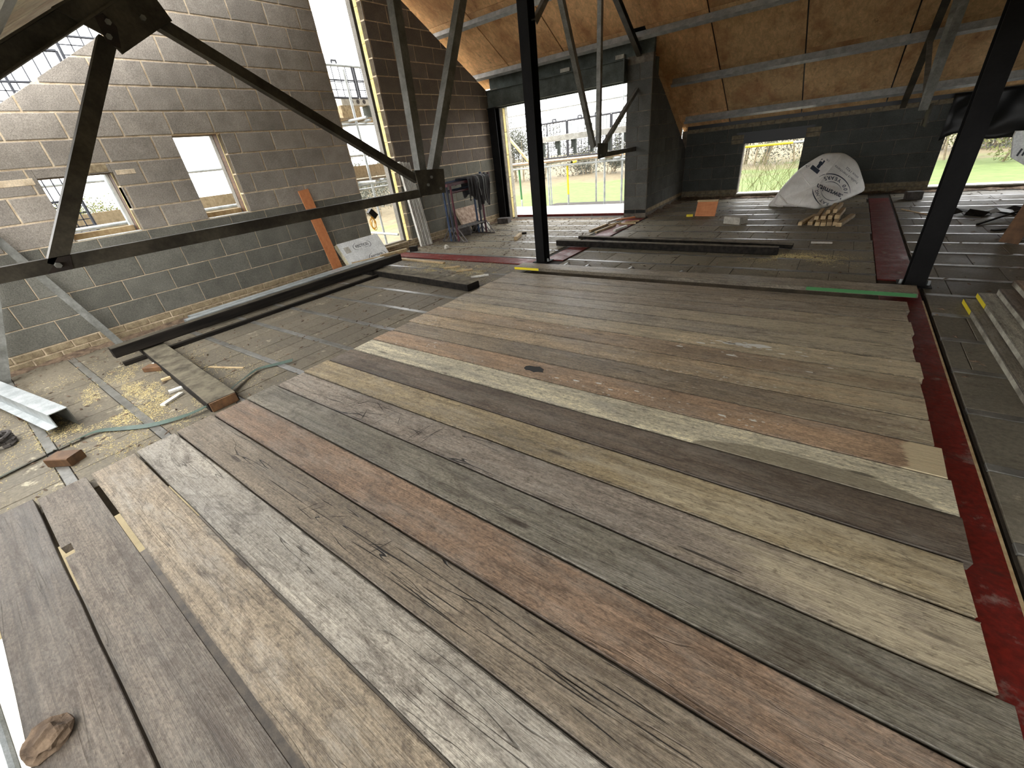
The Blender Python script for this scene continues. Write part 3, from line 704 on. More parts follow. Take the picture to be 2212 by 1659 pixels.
# stack of boards on the right
STK = [((124,116,104),1.02,3.02,ZF,.02,'bottom scaffold board of the right hand stack, yellow painted tip'),
       ((150,146,134),1.075,3.05,ZF+.045,.012,'second scaffold board of the right hand stack, yellow and green edge'),
       ((104,86,74),1.16,3.02,ZF+.09,.008,'third scaffold board of the right hand stack with a pale edge'),
       ((150,116,84),1.235,3.12,ZF+.135,.004,'brown scaffold board on top of the right hand stack')]
for k,(c,x,y,z,ro,lab) in enumerate(STK):
    o = plank('scaffold_board', board_mesh(3.0, .225, .038, 100+k), (x+.11, y, z), c, .8, .4, .1, .1, lab, math.pi/2+ro)
    o['group'] = 'stacked scaffold boards'
    if k < 2: MB().box(1.22, 1.5, .1128, .1140, .003, .034).build('yellow_end_paint', MAT['yellow'], o)
    MB().box(-1.5, 1.2 if k < 2 else 1.49, .1128, .1138, .002, .034).build('bare_edge', MAT['paledusk'], o)
# mud clod and notch on the first boards
def lump(name, loc, r, mat, label, cat, seed=1, sq=(1,1,.6), group=None, parent=None):
    bm = bmesh.new(); bmesh.ops.create_icosphere(bm, subdivisions=3, radius=1)
    rr = random.Random(seed); off = Vector((rr.random()*9, rr.random()*9, rr.random()*9))
    for v in bm.verts:
        k = 1+.35*mnoise.noise(v.co*1.6+off)+.15*mnoise.noise(v.co*4+off); v.co = Vector((v.co.x*k*sq[0], v.co.y*k*sq[1], max(v.co.z*k*sq[2], -.35)))*r
    me = bpy.data.meshes.new(name); bm.to_mesh(me); bm.free(); me.materials.append(mat)
    o = bpy.data.objects.new(name, me); COL.objects.link(o); o.location = loc
    return tag(o, label, cat, group)
lump('mud_clod', (-1.57, -.470, .014), .058, MAT['dirt'], 'dark muddy clod on the open edge of the first scaffold board', 'mud', 3)

# ================================================================== LOOSE TIMBERS AND MATERIALS ON THE FLOOR
def bar(name, p0, p1, wd, h, mat, label, cat, group=None, up=(0,0,1), rough=0, seed=0):
    "one sawn length, p0-p1 is the centre line of its underside"
    p0, p1 = Vector(p0), Vector(p1); d = (p1-p0).normalized(); up = Vector(up); side = d.cross(up).normalized(); up = side.cross(d)
    n = 8 if rough else 1; r = random.Random(seed); c = min(wd, h)*.08; vs = []; fs = []
    pr = [(-wd/2+c,0),(wd/2-c,0),(wd/2,c),(wd/2,h-c),(wd/2-c,h),(-wd/2+c,h),(-wd/2,h-c),(-wd/2,c)]
    for i in range(n+1):
        q = p0+(p1-p0)*(i/n)
        for a,b in pr: vs.append(q+side*(a+r.uniform(-rough,rough))+up*(b+(r.uniform(-rough,rough) if b > h/2 else 0))-p0)
    fs = [tuple(range(7,-1,-1)), tuple(n*8+k for k in range(8))]
    for i in range(n):
        for k in range(8): fs.append((i*8+k, i*8+(k+1)%8, (i+1)*8+(k+1)%8, (i+1)*8+k))
    o = MB().add(vs, fs); o = o.build(name, MAT[mat] if isinstance(mat,str) else mat, None); o.location = p0; o['_o'] = tuple(p0)
    o['dust'] = {'timber_bearer':.85,'long_timber':.35,'thin_timber':.1,'black_timber':.9}.get(name, .3)
    return tag(o, label, cat, group)
# big timbers by the left wall
bar('timber_bearer', (-6.0,.93,ZF), (-3.38,.755,ZF), .20, .075, 'black', 'thick grey weathered plank with a sawn brown end under the long black timber', 'timber', 'bearers', rough=.002, seed=1)
bar('timber_bearer', (-6.0,3.90,ZF), (-3.37,3.66,ZF), .20, .085, 'black', 'thick dark plank with a frayed end lying across the floor by the red beam', 'timber', 'bearers', rough=.002, seed=2)
MB().box(-3.385,-3.365,.665,.845,ZF+.004,ZF+.072).build('sawn_end', MAT['brownwood'], bpy.data.objects['timber_bearer'])
bar('long_timber', (-5.425,.58,.046), (-5.46,4.30,.055), .11, .105, 'black', 'long black stained timber lying along the left wall on two planks', 'timber', rough=.003, seed=3)
bar('thin_timber', (-5.345,.60,ZF), (-5.335,3.72,ZF), .05, .04, 'black', 'thin black timber on the floor in front of the long black timber', 'timber', rough=.001, seed=4)
for k,(x,z,lab) in enumerate(((-5.72,.05,'galvanised channel nearest the black timber along the left wall'), (-5.84,.05,'galvanised channel nearest the left wall bricks'))):
    t = MB(); pr = [(-.05,0),(.05,0),(.05,.10),(.03,.10),(.03,.094),(.044,.094),(.044,.006),(-.044,.006),(-.044,.094),(-.03,.094),(-.03,.10),(-.05,.10)]
    pr = [(a, .07-b*.7) for a,b in pr]
    t.prof(pr, (x, 1.33+.08*k, z), (x-.08, 4.25+.15*k, z)); tag(t.build('steel_channel', MAT['galv'], None, (x,1.33,z)), lab, 'steel channel', 'channels by the left wall')
bar('batten', (-5.98,3.78,.10), (-5.70,4.66,.10), .05, .028, 'lightwood', 'pale sawn batten lying beside the foil faced board', 'batten', rough=.001)
bar('batten', (-5.62,4.08,.162), (-5.50,4.52,.165), .05, .03, 'lightwood', 'short pale batten resting on the far end of the long black timber', 'batten', rough=.001)
bar('batten', (-6.0,4.66,ZF), (-4.78,4.60,ZF), .05, .025, 'lightwood', 'pale batten lying in front of the faded red beam', 'batten', rough=.001)
# offcuts beside the near bearer
OFF = [((-4.93,.68),(-4.76,.80),.09,.045,'brownwood','chunky yellow brown timber offcut beside the near plank'),
       ((-5.06,.775),(-4.92,.885),.07,.02,'white','pale flat offcut near the end of the black timber'),
       ((-4.47,.66),(-4.43,.86),.035,.022,'lightwood','thin pale offcut poking out from under the near plank'),
       ((-4.12,.61),(-4.08,.80),.045,.02,'white','pale square offcut beside the middle of the near plank'),
       ((-3.90,.50),(-3.99,.66),.045,.016,'white','pale offcut lying nearest the scaffold boards'),
       ((-4.36,1.0),(-3.98,1.15),.02,.006,'lightwood','thin splinter of pale wood between plank and strap'),
       ((-4.55,4.35),(-4.35,4.50),.03,.02,'lightwood','small pale stick beyond the dark frayed plank, left one'),
       ((-4.20,4.25),(-4.02,4.40),.03,.02,'lightwood','small pale stick beyond the dark frayed plank, middle one'),
       ((-3.75,4.05),(-3.58,4.22),.04,.02,'white','small pale stick beyond the frayed end of the dark plank'),
       ((-3.72,-.15),(-3.58,-.06),.10,.06,'brownwood','dark square timber offcut standing on a floor strip by the green strap'),
       ((-4.57,6.28),(-4.72,6.66),.06,.06,'lightwood','pale square timber offcut on the dusty floor left of the middle column'),
       ((-4.86,6.80),(-4.72,6.86),.05,.03,'black','small black offcut behind the pale square timber'),
       ((-6.23,5.20),(-6.12,5.28),.10,.09,'black','small black block at the foot of the white metal studs')]
for a,b,wd,h,m,lab in OFF:
    bar('timber_offcut', (a[0],a[1],ZF+.001), (b[0],b[1],ZF+.001), wd, h, m, lab, 'offcut', 'timber offcuts')
# plywood strip leaning on the left wall
bar('plywood_strip', (-6.32,3.72,ZF), (-6.435,3.62,1.215), .165, .018, 'orangeply', 'long strip of orange plywood leaning against the left block wall', 'plywood', up=(1,0,.1))
# foil faced insulation board with printed name
A = Vector((-6.165,3.88,-.02)); U = Vector((0,1,.012)).normalized(); V = Vector((-.215,-.03,.40)).normalized(); N = U.cross(V).normalized()
if N.x < 0: N = -N
ib = thing('insulation_board', tuple(A), 'silver foil faced insulation board leaning on the left wall under the tall opening', 'insulation')
BW, BH, BT = .82, .455, .10
def IB(u, v, d): return A+U*u+V*v+N*d
def slab(fn, u0,u1,v0,v1,d0,d1):
    return MB().add([fn(u0,v0,d0),fn(u1,v0,d0),fn(u1,v1,d0),fn(u0,v1,d0),fn(u0,v0,d1),fn(u1,v0,d1),fn(u1,v1,d1),fn(u0,v1,d1)],
                    [(0,3,2,1),(4,5,6,7),(0,1,5,4),(1,2,6,5),(2,3,7,6),(3,0,4,7)])
slab(IB,0,BW,0,BH,-BT,-.002).build('foam_core', MAT['foam'], ib)
slab(IB,0,BW,0,BH,-.002,0).build('foil_face', MAT['foil'], ib)
def text_mesh(body, size, bold=False):
    cu = bpy.data.curves.new('txt','FONT'); cu.body = body; cu.size = size; cu.align_x = 'CENTER'; cu.align_y = 'CENTER'; cu.resolution_u = 3
    if bold: cu.offset = size*.02
    o = bpy.data.objects.new('txt', cu); COL.objects.link(o); bpy.context.view_layer.update()
    me = bpy.data.meshes.new_from_object(o.evaluated_get(bpy.context.evaluated_depsgraph_get()))
    vs = [tuple(v.co) for v in me.vertices]; fs = [tuple(p.vertices) for p in me.polygons]
    bpy.data.objects.remove(o); bpy.data.curves.remove(cu); bpy.data.meshes.remove(me); return vs, fs
def arc_strip(cx, cy_, rx, ry, a0, a1, wd, n=20):
    vs = []; fs = []
    for i in range(n+1):
        a = math.radians(a0+(a1-a0)*i/n); c, s_ = math.cos(a), math.sin(a); k = wd*(math.sin(math.pi*i/n)*.8+.2)
        vs += [(cx+rx*c, cy_+ry*s_, 0), (cx+(rx-k)*c, cy_+(ry-k)*s_, 0)]
    fs = [(2*i,2*i+2,2*i+3,2*i+1) for i in range(n)]; return vs, fs
for (u,v,sc) in ((.42,.335,1),(.58,.10,.98)):
    vs, fs = text_mesh('RECTICEL', .062*sc, True); mb = MB(); mb.add([IB(u+x, v+y, .0015) for x,y,_ in vs], fs)
    vs, fs = text_mesh('INSULATION', .018*sc); mb.add([IB(u+.08+x, v-.045+y, .0015) for x,y,_ in vs], fs)
    for a0,a1,dx in ((100,250,-.145),(-75,70,.145)):
        vs, fs = arc_strip(dx*.55, -.004, .10, .062, a0, a1, .010); mb.add([IB(u+x, v+y, .0015) for x,y,_ in vs], fs)
    mb.build('printed_lettering', MAT['ink'], ib, fix=False)
slab(IB,.07,.17,.27,.37,0,.0018).build('cement_smear', MAT['concrete'], ib)
# metal studs leaning in the corner of the tall opening
for k in range(4):
    x0, y0 = -6.34+.012*k, 5.60+.072*k
    mb = MB(); p0, p1 = Vector((x0, y0, ZF)), Vector((-6.43, y0-.06, 1.43-.01*k)); d = (p1-p0).normalized()
    pr = [(-.019,-.025),(.019,-.025),(.019,.03),(.015,.03),(.015,-.02),(-.015,-.02),(-.015,.03),(-.019,.03)]; pr = [(a_, -b_) for a_,b_ in pr]
    mb.prof(pr, p0, p1, (-1,0,0))
    tag(mb.build('metal_stud', MAT['white'], None, tuple(p0)), ('white metal stud leaning beside the tall opening, '+('nearest the opening','second from the opening','third from the opening','nearest the trestles')[k]), 'metal stud', 'leaning metal studs')
# ---- trestles with a jacket over them
def trestle(x, mat, lab, ztop):
    t = thing('builders_trestle', (x, 6.45, ZF), lab, 'trestle', 'builders trestles')
    MB().beam((x,5.92,ztop),(x,7.18,ztop+.025),.05,.045).build('top_bar', MAT[mat], t)
    MB().tube((x,6.02,ztop-.13),(x,6.90,ztop-.12),.018,8).build('upper_rail', MAT[mat], t)
    MB().tube((x,6.03,.20),(x,6.90,.19),.016,8).build('lower_rail', MAT['dusty'], t)
    for y in (6.02, 6.88):
        l = MB().tube((x,y,ZF+.02),(x,y,ztop-.02),.021,8).build('leg', MAT[mat], t)
        for dx in (-.22,.22):
            MB().tube((x+dx,y,ZF+.012),(x,y,.24),.010,6).build('brace', MAT['dusty'], l)
        MB().tube((x-.22,y,ZF+.012),(x+.22,y,ZF+.012),.012,6).build('foot_bar', MAT['dusty'], l)
    MB().box(x-.02,x+.02,7.14,7.18,ztop+.045,ztop+.10).build('end_stop', MAT[mat], t)
    return t
trestle(-5.93,'blue','blue steel trestle nearest the wall in the nested group by the far opening',.985)
trestle(-5.83,'navy','navy steel trestle in the middle of the nested group by the far opening',.975)
trestle(-5.73,'maroon','maroon steel trestle at the front of the nested group by the far opening',.965)
# jacket draped over the far end: folded cloth sheet over the bars
def drape(y0, y1, front, back, pinch, seed):
    "cloth folded over the trestle bars: front/back = lengths hanging on either side"
    mb = MB(); nu, nv = 26, 34; mb.smooth = True; yc = (y0+y1)/2
    for j in range(nv+1):
        s_ = -(front+.14)+(front+back+.28)*j/nv
        for i in range(nu+1):
            f = i/nu; y = y0+(y1-y0)*f; hang = max(0, abs(s_)-.14)
            ragged = 1+.14*math.sin(f*6+seed)+.06*math.sin(f*15+seed)
            fold = (.020*math.sin(f*13+seed)+.010*math.sin(f*27+s_*5))*min(1, hang*6+.15)
            if abs(s_) <= .14: x = -5.83-s_*1.15; z = 1.035+.012*math.cos(s_*10)+fold
            else: x = -5.83+(.165 if s_ < 0 else -.165)+fold*(1 if s_ < 0 else -1); z = 1.025-hang*ragged
            k = 1-pinch*min(1, hang/.5); mb.v.append(Vector((x, yc+(y-yc)*k, z)))
    W = nu+1; mb.f = [(j*W+i, j*W+i+1, (j+1)*W+i+1, (j+1)*W+i) for j in range(nv) for i in range(nu)]
    return mb
jk = thing('work_jacket', (-5.83, 6.82, 1.0), 'dark work jacket with grey trim draped over the trestles', 'jacket')
for nm, args in (('cloth',(6.62,7.10,.50,.30,.30,1.0)), ('sleeve',(6.46,6.66,.34,.10,.15,2.3))):
    jo = drape(*args).build(nm, MAT['jacket'], jk, fix=False); jo.modifiers.new('thick','SOLIDIFY').thickness = .02
for (yy, z1, dy) in ((6.86,.50,.02),(6.93,.52,.0),(6.72,.70,.03)):
    mb = MB(); pts = [(-5.78, yy, 1.065),(-5.68, yy, 1.05)]+[(-5.632+.008*math.sin(k*1.3), yy+dy*k/6, 1.02-(1.02-z1)*k/7) for k in range(8)]
    mb.path(pts, .005, 5).build('trim', MAT['tape'], jk)
MB().path([(-5.70,6.62,1.07),(-5.64,6.68,1.05),(-5.63,6.72,.98),(-5.63,6.70,.93)], .005, 5).build('cord', MAT['tape'], jk)
# stones and blocks behind the trestles
def slab_obj(name, c, ax, ay, az, mat, label, cat, group=None, ch=.012):
    c, ax, ay, az = Vector(c), Vector(ax), Vector(ay), Vector(az); rr = random.Random(hash(label) % 999)
    vs = [c+ax*a+ay*b+az*d+Vector((rr.uniform(-ch,ch),rr.uniform(-ch,ch),rr.uniform(-ch*.3,ch*.3))) for a in (-1,1) for b in (-1,1) for d in (-1,1)]
    mb = MB().add(vs, [(0,1,3,2),(4,6,7,5),(0,4,5,1),(2,3,7,6),(0,2,6,4),(1,5,7,3)])
    o = mb.build(name, MAT[mat], None, tuple(c)); bv = o.modifiers.new('bevel','BEVEL'); bv.width = ch*.6; bv.segments = 2
    return tag(o, label, cat, group)
slab_obj('stone_slab', (-6.28,7.02,.27), (0,.31,.0), (-.10,.0,.18), (.025,0,.012), 'stone', 'pinkish mottled stone slab leaning against the wall behind the trestles', 'stone', ch=.01)
slab_obj('rubble_block', (-6.17,6.72,.055), (.09,.05,0), (-.05,.10,0), (0,.01,.093), 'rubble', 'dark broken block under the trestles', 'block', ch=.03)
slab_obj('rubble_block', (-6.12,7.08,.04), (.08,-.04,0), (.04,.10,0), (0,0,.078), 'rubble', 'smaller dark broken block between the trestle legs', 'block', ch=.03)
slab_obj('white_block', (-5.98,7.12,.035), (.05,0,0), (0,.13,0), (0,0,.073), 'white', 'white block on the floor behind the trestle feet', 'block', ch=.006)
slab_obj('concrete_block', (-6.08,7.98,.015), (.13,.03,0), (-.03,.10,0), (0,0,.055), 'rubble', 'grey concrete block at the foot of the far left corner', 'block', ch=.012)
lump('mortar_cone', (-5.57,5.50,ZF+.02), .045, MAT['concrete'], 'small pale lump of mortar in front of the trestles', 'mortar', 8, (1,1,1.3))
# ---- long black timbers and small things on the far floor
bar('black_timber', (-3.50,5.96,ZF+.014), (-.42,5.86,ZF+.006), .10, .085, 'black', 'long black timber lying across the wet red beam, front one of two', 'timber', 'black timbers on the far floor', rough=.002, seed=11)
bar('black_timber', (-3.37,6.48,ZF+.014), (-.30,6.22,ZF+.006), .10, .045, 'black', 'thinner long black timber behind, reaching further right', 'timber', 'black timbers on the far floor', rough=.002, seed=12)
for k,(x,y,lab) in enumerate(((-2.77,4.90,'first metal clip from the middle column along the far scaffold board'),(-2.45,4.88,'second metal clip from the middle column along the far scaffold board'),
                          (-1.87,4.88,'third metal clip from the middle column along the far scaffold board'),(-1.26,4.85,'fourth metal clip from the middle column along the far scaffold board'))):
    mb = MB().beam((x-.03,y-.03,ZF+.004),(x+.02,y+.02,ZF+.03),.03,.004).beam((x+.02,y+.02,ZF+.03),(x+.06,y+.01,ZF+.004),.03,.004)
    tag(mb.build('metal_clip', MAT['galv'], None, (x,y,ZF)), lab, 'clip', 'metal clips')
PILE = [((-3.46,7.05),(-3.40,7.75),0,.045,'lightwood'),((-3.30,6.95),(-3.22,7.62),0,.04,'lightwood'),((-3.38,7.60),(-3.28,8.0),.04,.05,'white'),
        ((-3.20,7.72),(-2.90,7.80),.0,.035,'lightwood'),((-3.02,7.1),(-2.96,7.5),.0,.045,'white'),((-3.30,7.85),(-3.05,8.15),.05,.03,'orangeply'),((-3.25,7.40),(-3.12,7.62),.045,.03,'lightwood'),((-3.14,7.9),(-2.93,8.05),.0,.03,'lightwood')]
PL = ['longest pale stick at the left of the offcut pile by the pier','pale stick at the front of the offcut pile by the pier','whitish stick lying on top of the offcut pile by the pier','pale stick lying crosswise at the right of the offcut pile by the pier',
      'short whitish block at the right front of the offcut pile by the pier','thin orange strip at the back of the offcut pile by the pier','short pale chip on the middle of the offcut pile by the pier','short pale stick at the back right of the offcut pile by the pier']
for (a,b,z,wd,m),lab in zip(PILE,PL):
    bar('timber_offcut', (a[0],a[1],ZF+.003+z), (b[0],b[1],ZF+.003+z), wd, wd*.8, m, lab, 'offcut', 'offcut pile by the pier')
t = thing('plywood_box', (-1.87,8.55,ZF), 'small orange plywood offcut standing on edge with a pale batten on top', 'plywood')
MB().add([(-2.05,8.53,ZF),(-1.70,8.51,ZF),(-1.69,8.60,ZF+.235),(-2.04,8.62,ZF+.235),(-2.05,8.55,ZF),(-1.70,8.53,ZF),(-1.69,8.62,ZF+.235),(-2.04,8.64,ZF+.235)],[(0,1,2,3),(7,6,5,4),(0,4,5,1),(1,5,6,2),(2,6,7,3),(3,7,4,0)]).build('sheet', MAT['orangeply'], t)
MB().box(-2.045,-1.69,8.60,8.66,ZF+.235,ZF+.265).build('batten', MAT['lightwood'], t)
MB().box(-2.02,-1.72,8.64,8.80,ZF,ZF+.03).build('foot', MAT['lightwood'], t)
bar('tape_measure', (-2.19,8.50,ZF), (-2.08,8.52,ZF), .05, .04, 'yellow', 'small yellow tool lying beside the plywood offcut', 'tool')
slab_obj('concrete_block', (-1.24,7.84,ZF+.055), (.13,-.06,0), (.045,.07,0), (0,0,.055), 'concrete', 'pale concrete block alone on the floor in front of the back window', 'block', ch=.006)
bar('white_strip', (-.13,6.53,ZF), (.09,6.54,ZF), .06, .012, 'white', 'white plastic strip on the floor left of the far red beam', 'strip')
# bundle of kindling sticks
ST = [((-.34,7.64),(-.20,8.30),0,.05),((-.22,7.66),(-.16,8.30),0,.06),((-.13,7.62),(-.12,8.25),0,.06),((-.06,7.60),(-.06,8.3),0,.06),((.01,7.62),(.0,8.3),0,.06),((.08,7.62),(.10,8.25),0,.06),
      ((-.16,7.78),(-.12,8.5),.055,.05),((-.08,7.80),(-.02,8.5),.055,.055),((0.0,7.82),(.08,8.55),.055,.05),((.08,7.85),(.14,8.5),.055,.06),((-.04,7.95),(.03,8.6),.11,.05),((.04,7.98),(.10,8.6),.115,.05),((.12,7.56),(.27,8.30),0,.065)]
SL = ['leftmost loose stick of the kindling bundle in front of the bag','second stick from the left in the bottom layer of the kindling bundle','third stick from the left in the bottom layer of the kindling bundle','fourth stick from the left in the bottom layer of the kindling bundle','fifth stick from the left in the bottom layer of the kindling bundle','right end stick of the bottom layer of the kindling bundle',
      'left stick in the middle layer of the kindling bundle','second stick in the middle layer of the kindling bundle','third stick in the middle layer of the kindling bundle','right stick in the middle layer of the kindling bundle','left stick on top of the kindling bundle','right stick on top of the kindling bundle','loose pale stick lying apart on the right of the kindling bundle']
for k,((a,b,z,wd),lab) in enumerate(zip(ST,SL)):
    bar('kindling_stick', (a[0],a[1],ZF+.001+z), (b[0],b[1],ZF+.001+z), wd, .05, 'lightwood', lab, 'stick', 'kindling bundle', rough=.002, seed=60+k)

# ---- bulk bag by the back window
from mathutils.bvhtree import BVHTree
def ray(u, v): return (rt2*((u-1106)/FPX)+dn2*((v-829.5)/FPX)+fw)
def at_y(u, v, y): d = ray(u,v); return Vector((0,0,EYE))+d*(y/d.y)
BO = [(1660,446,9.42),(1673,427,9.48),(1690,404,9.58),(1706,386,9.68),(1726,366,9.78),(1750,349,9.84),(1778,333,9.90),(1800,330,9.95),(1822,331,10.0),(1840,341,10.08),(1852,353,10.14),(1861,377,10.2),(1868,408,10.28),(1852,420,10.02),(1828,431,9.72),(1800,443,9.42),(1768,452,9.06),(1742,450,9.2),(1720,448,9.32),(1690,449,9.36)]
bo = [at_y(*p) for p in BO]
for p in bo: p.z = max(p.z, ZF+.004)
def smooth_ring(P, n=64):
    out = []; m = len(P)
    for i in range(n):
        f = i*m/n; k = int(f); t_ = f-k; a,b,c,d = P[(k-1)%m],P[k],P[(k+1)%m],P[(k+2)%m]
        out.append(.5*((2*b)+(c-a)*t_+(2*a-5*b+4*c-d)*t_*t_+(3*b-a-3*c+d)*t_**3))
    return out
ring0 = smooth_ring(bo); cen = sum(ring0, Vector())/len(ring0); tocam = (Vector((0,0,EYE))-cen).normalized()
mb = MB(); n = len(ring0); levels = [1,.93,.8,.6,.35,.0]
def layer(s_, sign):
    vs = []
    for k,p in enumerate(ring0):
        q = cen+(p-cen)*s_; bulge = math.sqrt(max(0,1-s_**2.2))
        wr_ = .018*mnoise.noise(q*5)+.010*mnoise.noise(q*13)
        q = q+tocam*sign*(bulge*(.20 if sign > 0 else .36)+wr_*(1 if s_ < 1 else 0)); q.z = max(q.z, ZF+.004); vs.append(q)
    return vs
for s_ in levels: mb.v += layer(s_, 1)
for s_ in levels[1:]: mb.v += layer(s_, -1)
def quads(a, b, flip=False):
    for i in range(n):
        f = (a+i, a+(i+1)%n, b+(i+1)%n, b+i); mb.f.append(f[::-1] if flip else f)
for k in range(5): quads(k*n, (k+1)*n)
quads(0, 6*n, True)
for k in range(6,10): quads(k*n, (k+1)*n, True)
mb.smooth = True
bagt = thing('bulk_bag', tuple(cen-Vector((0,0,cen.z-ZF))), 'dirty white woven bulk bag with dark printing slumped by the back window', 'bag')
bago = mb.build('bag_body', MAT['bag'], bagt)
bvh = BVHTree.FromPolygons([tuple(v) for v in mb.v], mb.f)
def onbag(u, v, lift=.004):
    d = ray(u,v).normalized(); h = bvh.ray_cast(Vector((0,0,EYE)), d)
    return (h[0]-d*lift) if h[0] is not None else None
def bag_print(vs, fs, px, py, ang, sx, sy_, name='printed_lettering', mat='bagink'):
    c, s_ = math.cos(ang), math.sin(ang); out = []
    for x,y,_ in vs:
        X, Y = x*sx, -y*sy_; q = onbag(px+X*c-Y*s_, py+X*s_+Y*c); out.append(q)
    mb2 = MB(); good = [f for f in fs if all(out[i] is not None for i in f)]
    mb2.v = [q if q is not None else Vector(cen) for q in out]; mb2.f = good
    return mb2.build(name, MAT[mat], bagt, fix=False)
A1 = math.radians(204)      # the logo is printed upside down and tilted
CX, CY = 1796, 413
def arc_text(word, rad, a0, step, size, low):
    for k,ch in enumerate(word):
        if ch == ' ': continue
        a = math.radians(a0+step*k); vs, fs = text_mesh(ch, size, True); ca, sa = math.cos(a), math.sin(a)
        if low: vs = [(-x*sa-y*ca+rad*ca, x*ca-y*sa+rad*sa, 0) for x,y,_ in vs]      # tops towards the centre
        else: vs = [(x*sa+y*ca+rad*ca, -x*ca+y*sa+rad*sa, 0) for x,y,_ in vs]
        bag_print(vs, fs, CX, CY, A1, 1, .9)
arc_text('100 YEARS', 32, 200, 14.6, 12, True)
arc_text('RATING', 32, 96, -13.6, 10, False)
for (r_,a0,a1,wd) in ((42,200,332,2.8),(42,18,80,2.8),(23,215,325,1.5),(23,20,150,1.5)):
    vs, fs = arc_strip(0,0,r_,r_,a0,a1,wd,26); bag_print(vs, fs, CX, CY, A1, 1, .9, 'logo_ring')
vs, fs = text_mesh('lawsmith', 17, True); bag_print(vs, fs, CX-4, CY, A1, 1, 1)
vs, fs = text_mesh('builders merchants', 8); bag_print(vs, fs, 1828, 377, math.radians(218), 1, 1)
vs, fs = text_mesh('since 1922', 8); bag_print(vs, fs, 1841, 373, math.radians(222), 1, 1)
sq = lambda a,b,c,d: ([(a,c,0),(b,c,0),(b,d,0),(a,d,0)],[(0,1,2,3)])
bag_print(*sq(-10,10,-5,5), 1760.5, 366, math.radians(38), 1, 1, 'printed_bar')
bag_print(*sq(-6,6,-3.5,3.5), 1769.5, 358, math.radians(38-90), 1, 1, 'printed_bar')
bag_print(*sq(-6,6,-4.6,4.6), 1775.5, 350, math.radians(38-90), 1, 1, 'printed_bar')
vs, fs = text_mesh('UK', 6); bag_print(vs, fs, 1788, 346, math.radians(218), 1, 1)
vs, fs = text_mesh('PLV', 8, True); bag_print(vs, fs, 1746, 357, math.radians(-38), 1, 1)
def seam(pts, r=.006):
    q = []
    for (a,b) in zip(pts, pts[1:]):
        for k in range(6): q.append(onbag(a[0]+(b[0]-a[0])*k/6, a[1]+(b[1]-a[1])*k/6, .002))
    q = [x for x in q if x is not None]; MB().path(q, r, 5).build('seam', MAT['bag'], bagt)
seam([(1820,334),(1790,370),(1753,405),(1735,428),(1722,446)]); seam([(1727,368),(1738,386),(1753,404)])
# lifting loop at the left corner
q = [onbag(u,v,.03) or at_y(u,v,9.4) for u,v in ((1722,446),(1700,441),(1690,430),(1683,421),(1676,428),(1670,440),(1680,446),(1692,446))]
MB().path(q, .013, 6).build('lifting_loop', MAT['bag'], bagt)

# ---- right hand side things
o = bar('brown_plank', (1.60,6.68,ZF), (1.80,6.90,.95), .15, .03, 'brownwood', 'brown plank leaning at the right edge of the picture', 'plank', up=(-.25,-1,.4))
o = bar('plywood_sheet', (1.79,6.60,ZF), (2.04,6.88,.95), .16, .03, 'orangeply', 'pale plywood edge leaning beside the brown plank at the right edge', 'plywood', up=(-.25,-1,.4))
mb = MB().plate([(1.403,7.0,.758),(2.60,7.0,-.035),(2.80,7.06,.9),(1.36,7.02,1.0),(1.36,7.02,.95)], (0,1,0), .05)
t = tag(mb.build('foil_board', MAT['foil'], None, (2.6,7.0,ZF)), 'grey foil faced board propped at the right edge behind the brown plank', 'insulation')
for k in range(3):
    MB().add([(1.43+.035*k,6.972,.775),(1.445+.035*k,6.972,.765),(1.46+.035*k,6.972,.83),(1.445+.035*k,6.972,.84)],[(0,1,2,3)]).build('printed_mark', MAT['ink'], t)
# black plastic sheet hanging over the right back window
mb = MB(); nx, nz = 26, 10; low = lambda f: .70+.10*math.sin(f*7+.4)+.05*math.sin(f*17)
for j in range(nz+1):
    for i in range(nx+1):
        f = i/nx; x = 1.22+1.9*f; z1 = max(.62, low(f)); z = 1.40+(z1-1.40)*j/nz
        mb.v.append(Vector((x, YR-.10-.035*math.sin(f*23+j*.5)-.02*math.sin(j*1.1+f*9), z)))
mb.f = [(j*(nx+1)+i, j*(nx+1)+i+1, (j+1)*(nx+1)+i+1, (j+1)*(nx+1)+i) for j in range(nz) for i in range(nx)]; mb.smooth = True
o = mb.build('black_sheet', MAT['blackplastic'], None, (2.1,YR,1.3), fix=False); tag(o, 'black plastic sheet hanging over the top of the right back window', 'plastic sheet')
o.modifiers.new('t','SOLIDIFY').thickness = .006
# black scraps on the right floor
SC = [((1.42,8.42),.16,.09,20,'black','bent black sheet scrap nearest the post on the right floor'),((1.60,8.35),.10,.10,60,'black','small upright black scrap on the right floor'),((1.78,8.38),.22,.07,10,'galv','shiny strip of metal among the black scraps'),((2.02,8.5),.20,.12,35,'black','black scrap furthest right among the metal scraps')]
for (p,a,b,r_,m,lab) in SC:
    c, s_ = math.cos(math.radians(r_)), math.sin(math.radians(r_))
    v = [(p[0]+x*c-y*s_, p[1]+x*s_+y*c, z) for x,y,z in ((-a,-b,ZF+.004),(0,-b,ZF+.05),(a,-b,ZF+.006),(a,b,ZF+.03),(0,b,ZF+.075),(-a,b,ZF+.012))]
    mb = MB().add(v+[(x,y,z-.004) for x,y,z in v], [(0,1,4,5),(1,2,3,4),(11,10,7,6),(10,9,8,7),(0,6,7,1),(1,7,8,2),(2,8,9,3),(3,9,10,4),(4,10,11,5),(5,11,6,0)])
    tag(mb.build('sheet_scrap', MAT[m], None, (p[0],p[1],ZF)), lab, 'scrap', 'scraps on the right floor')
bar('black_rod', (1.50,7.66,ZF), (1.97,8.28,ZF+.06), .02, .02, 'black', 'thin black rod lying among scraps on the right floor', 'rod')
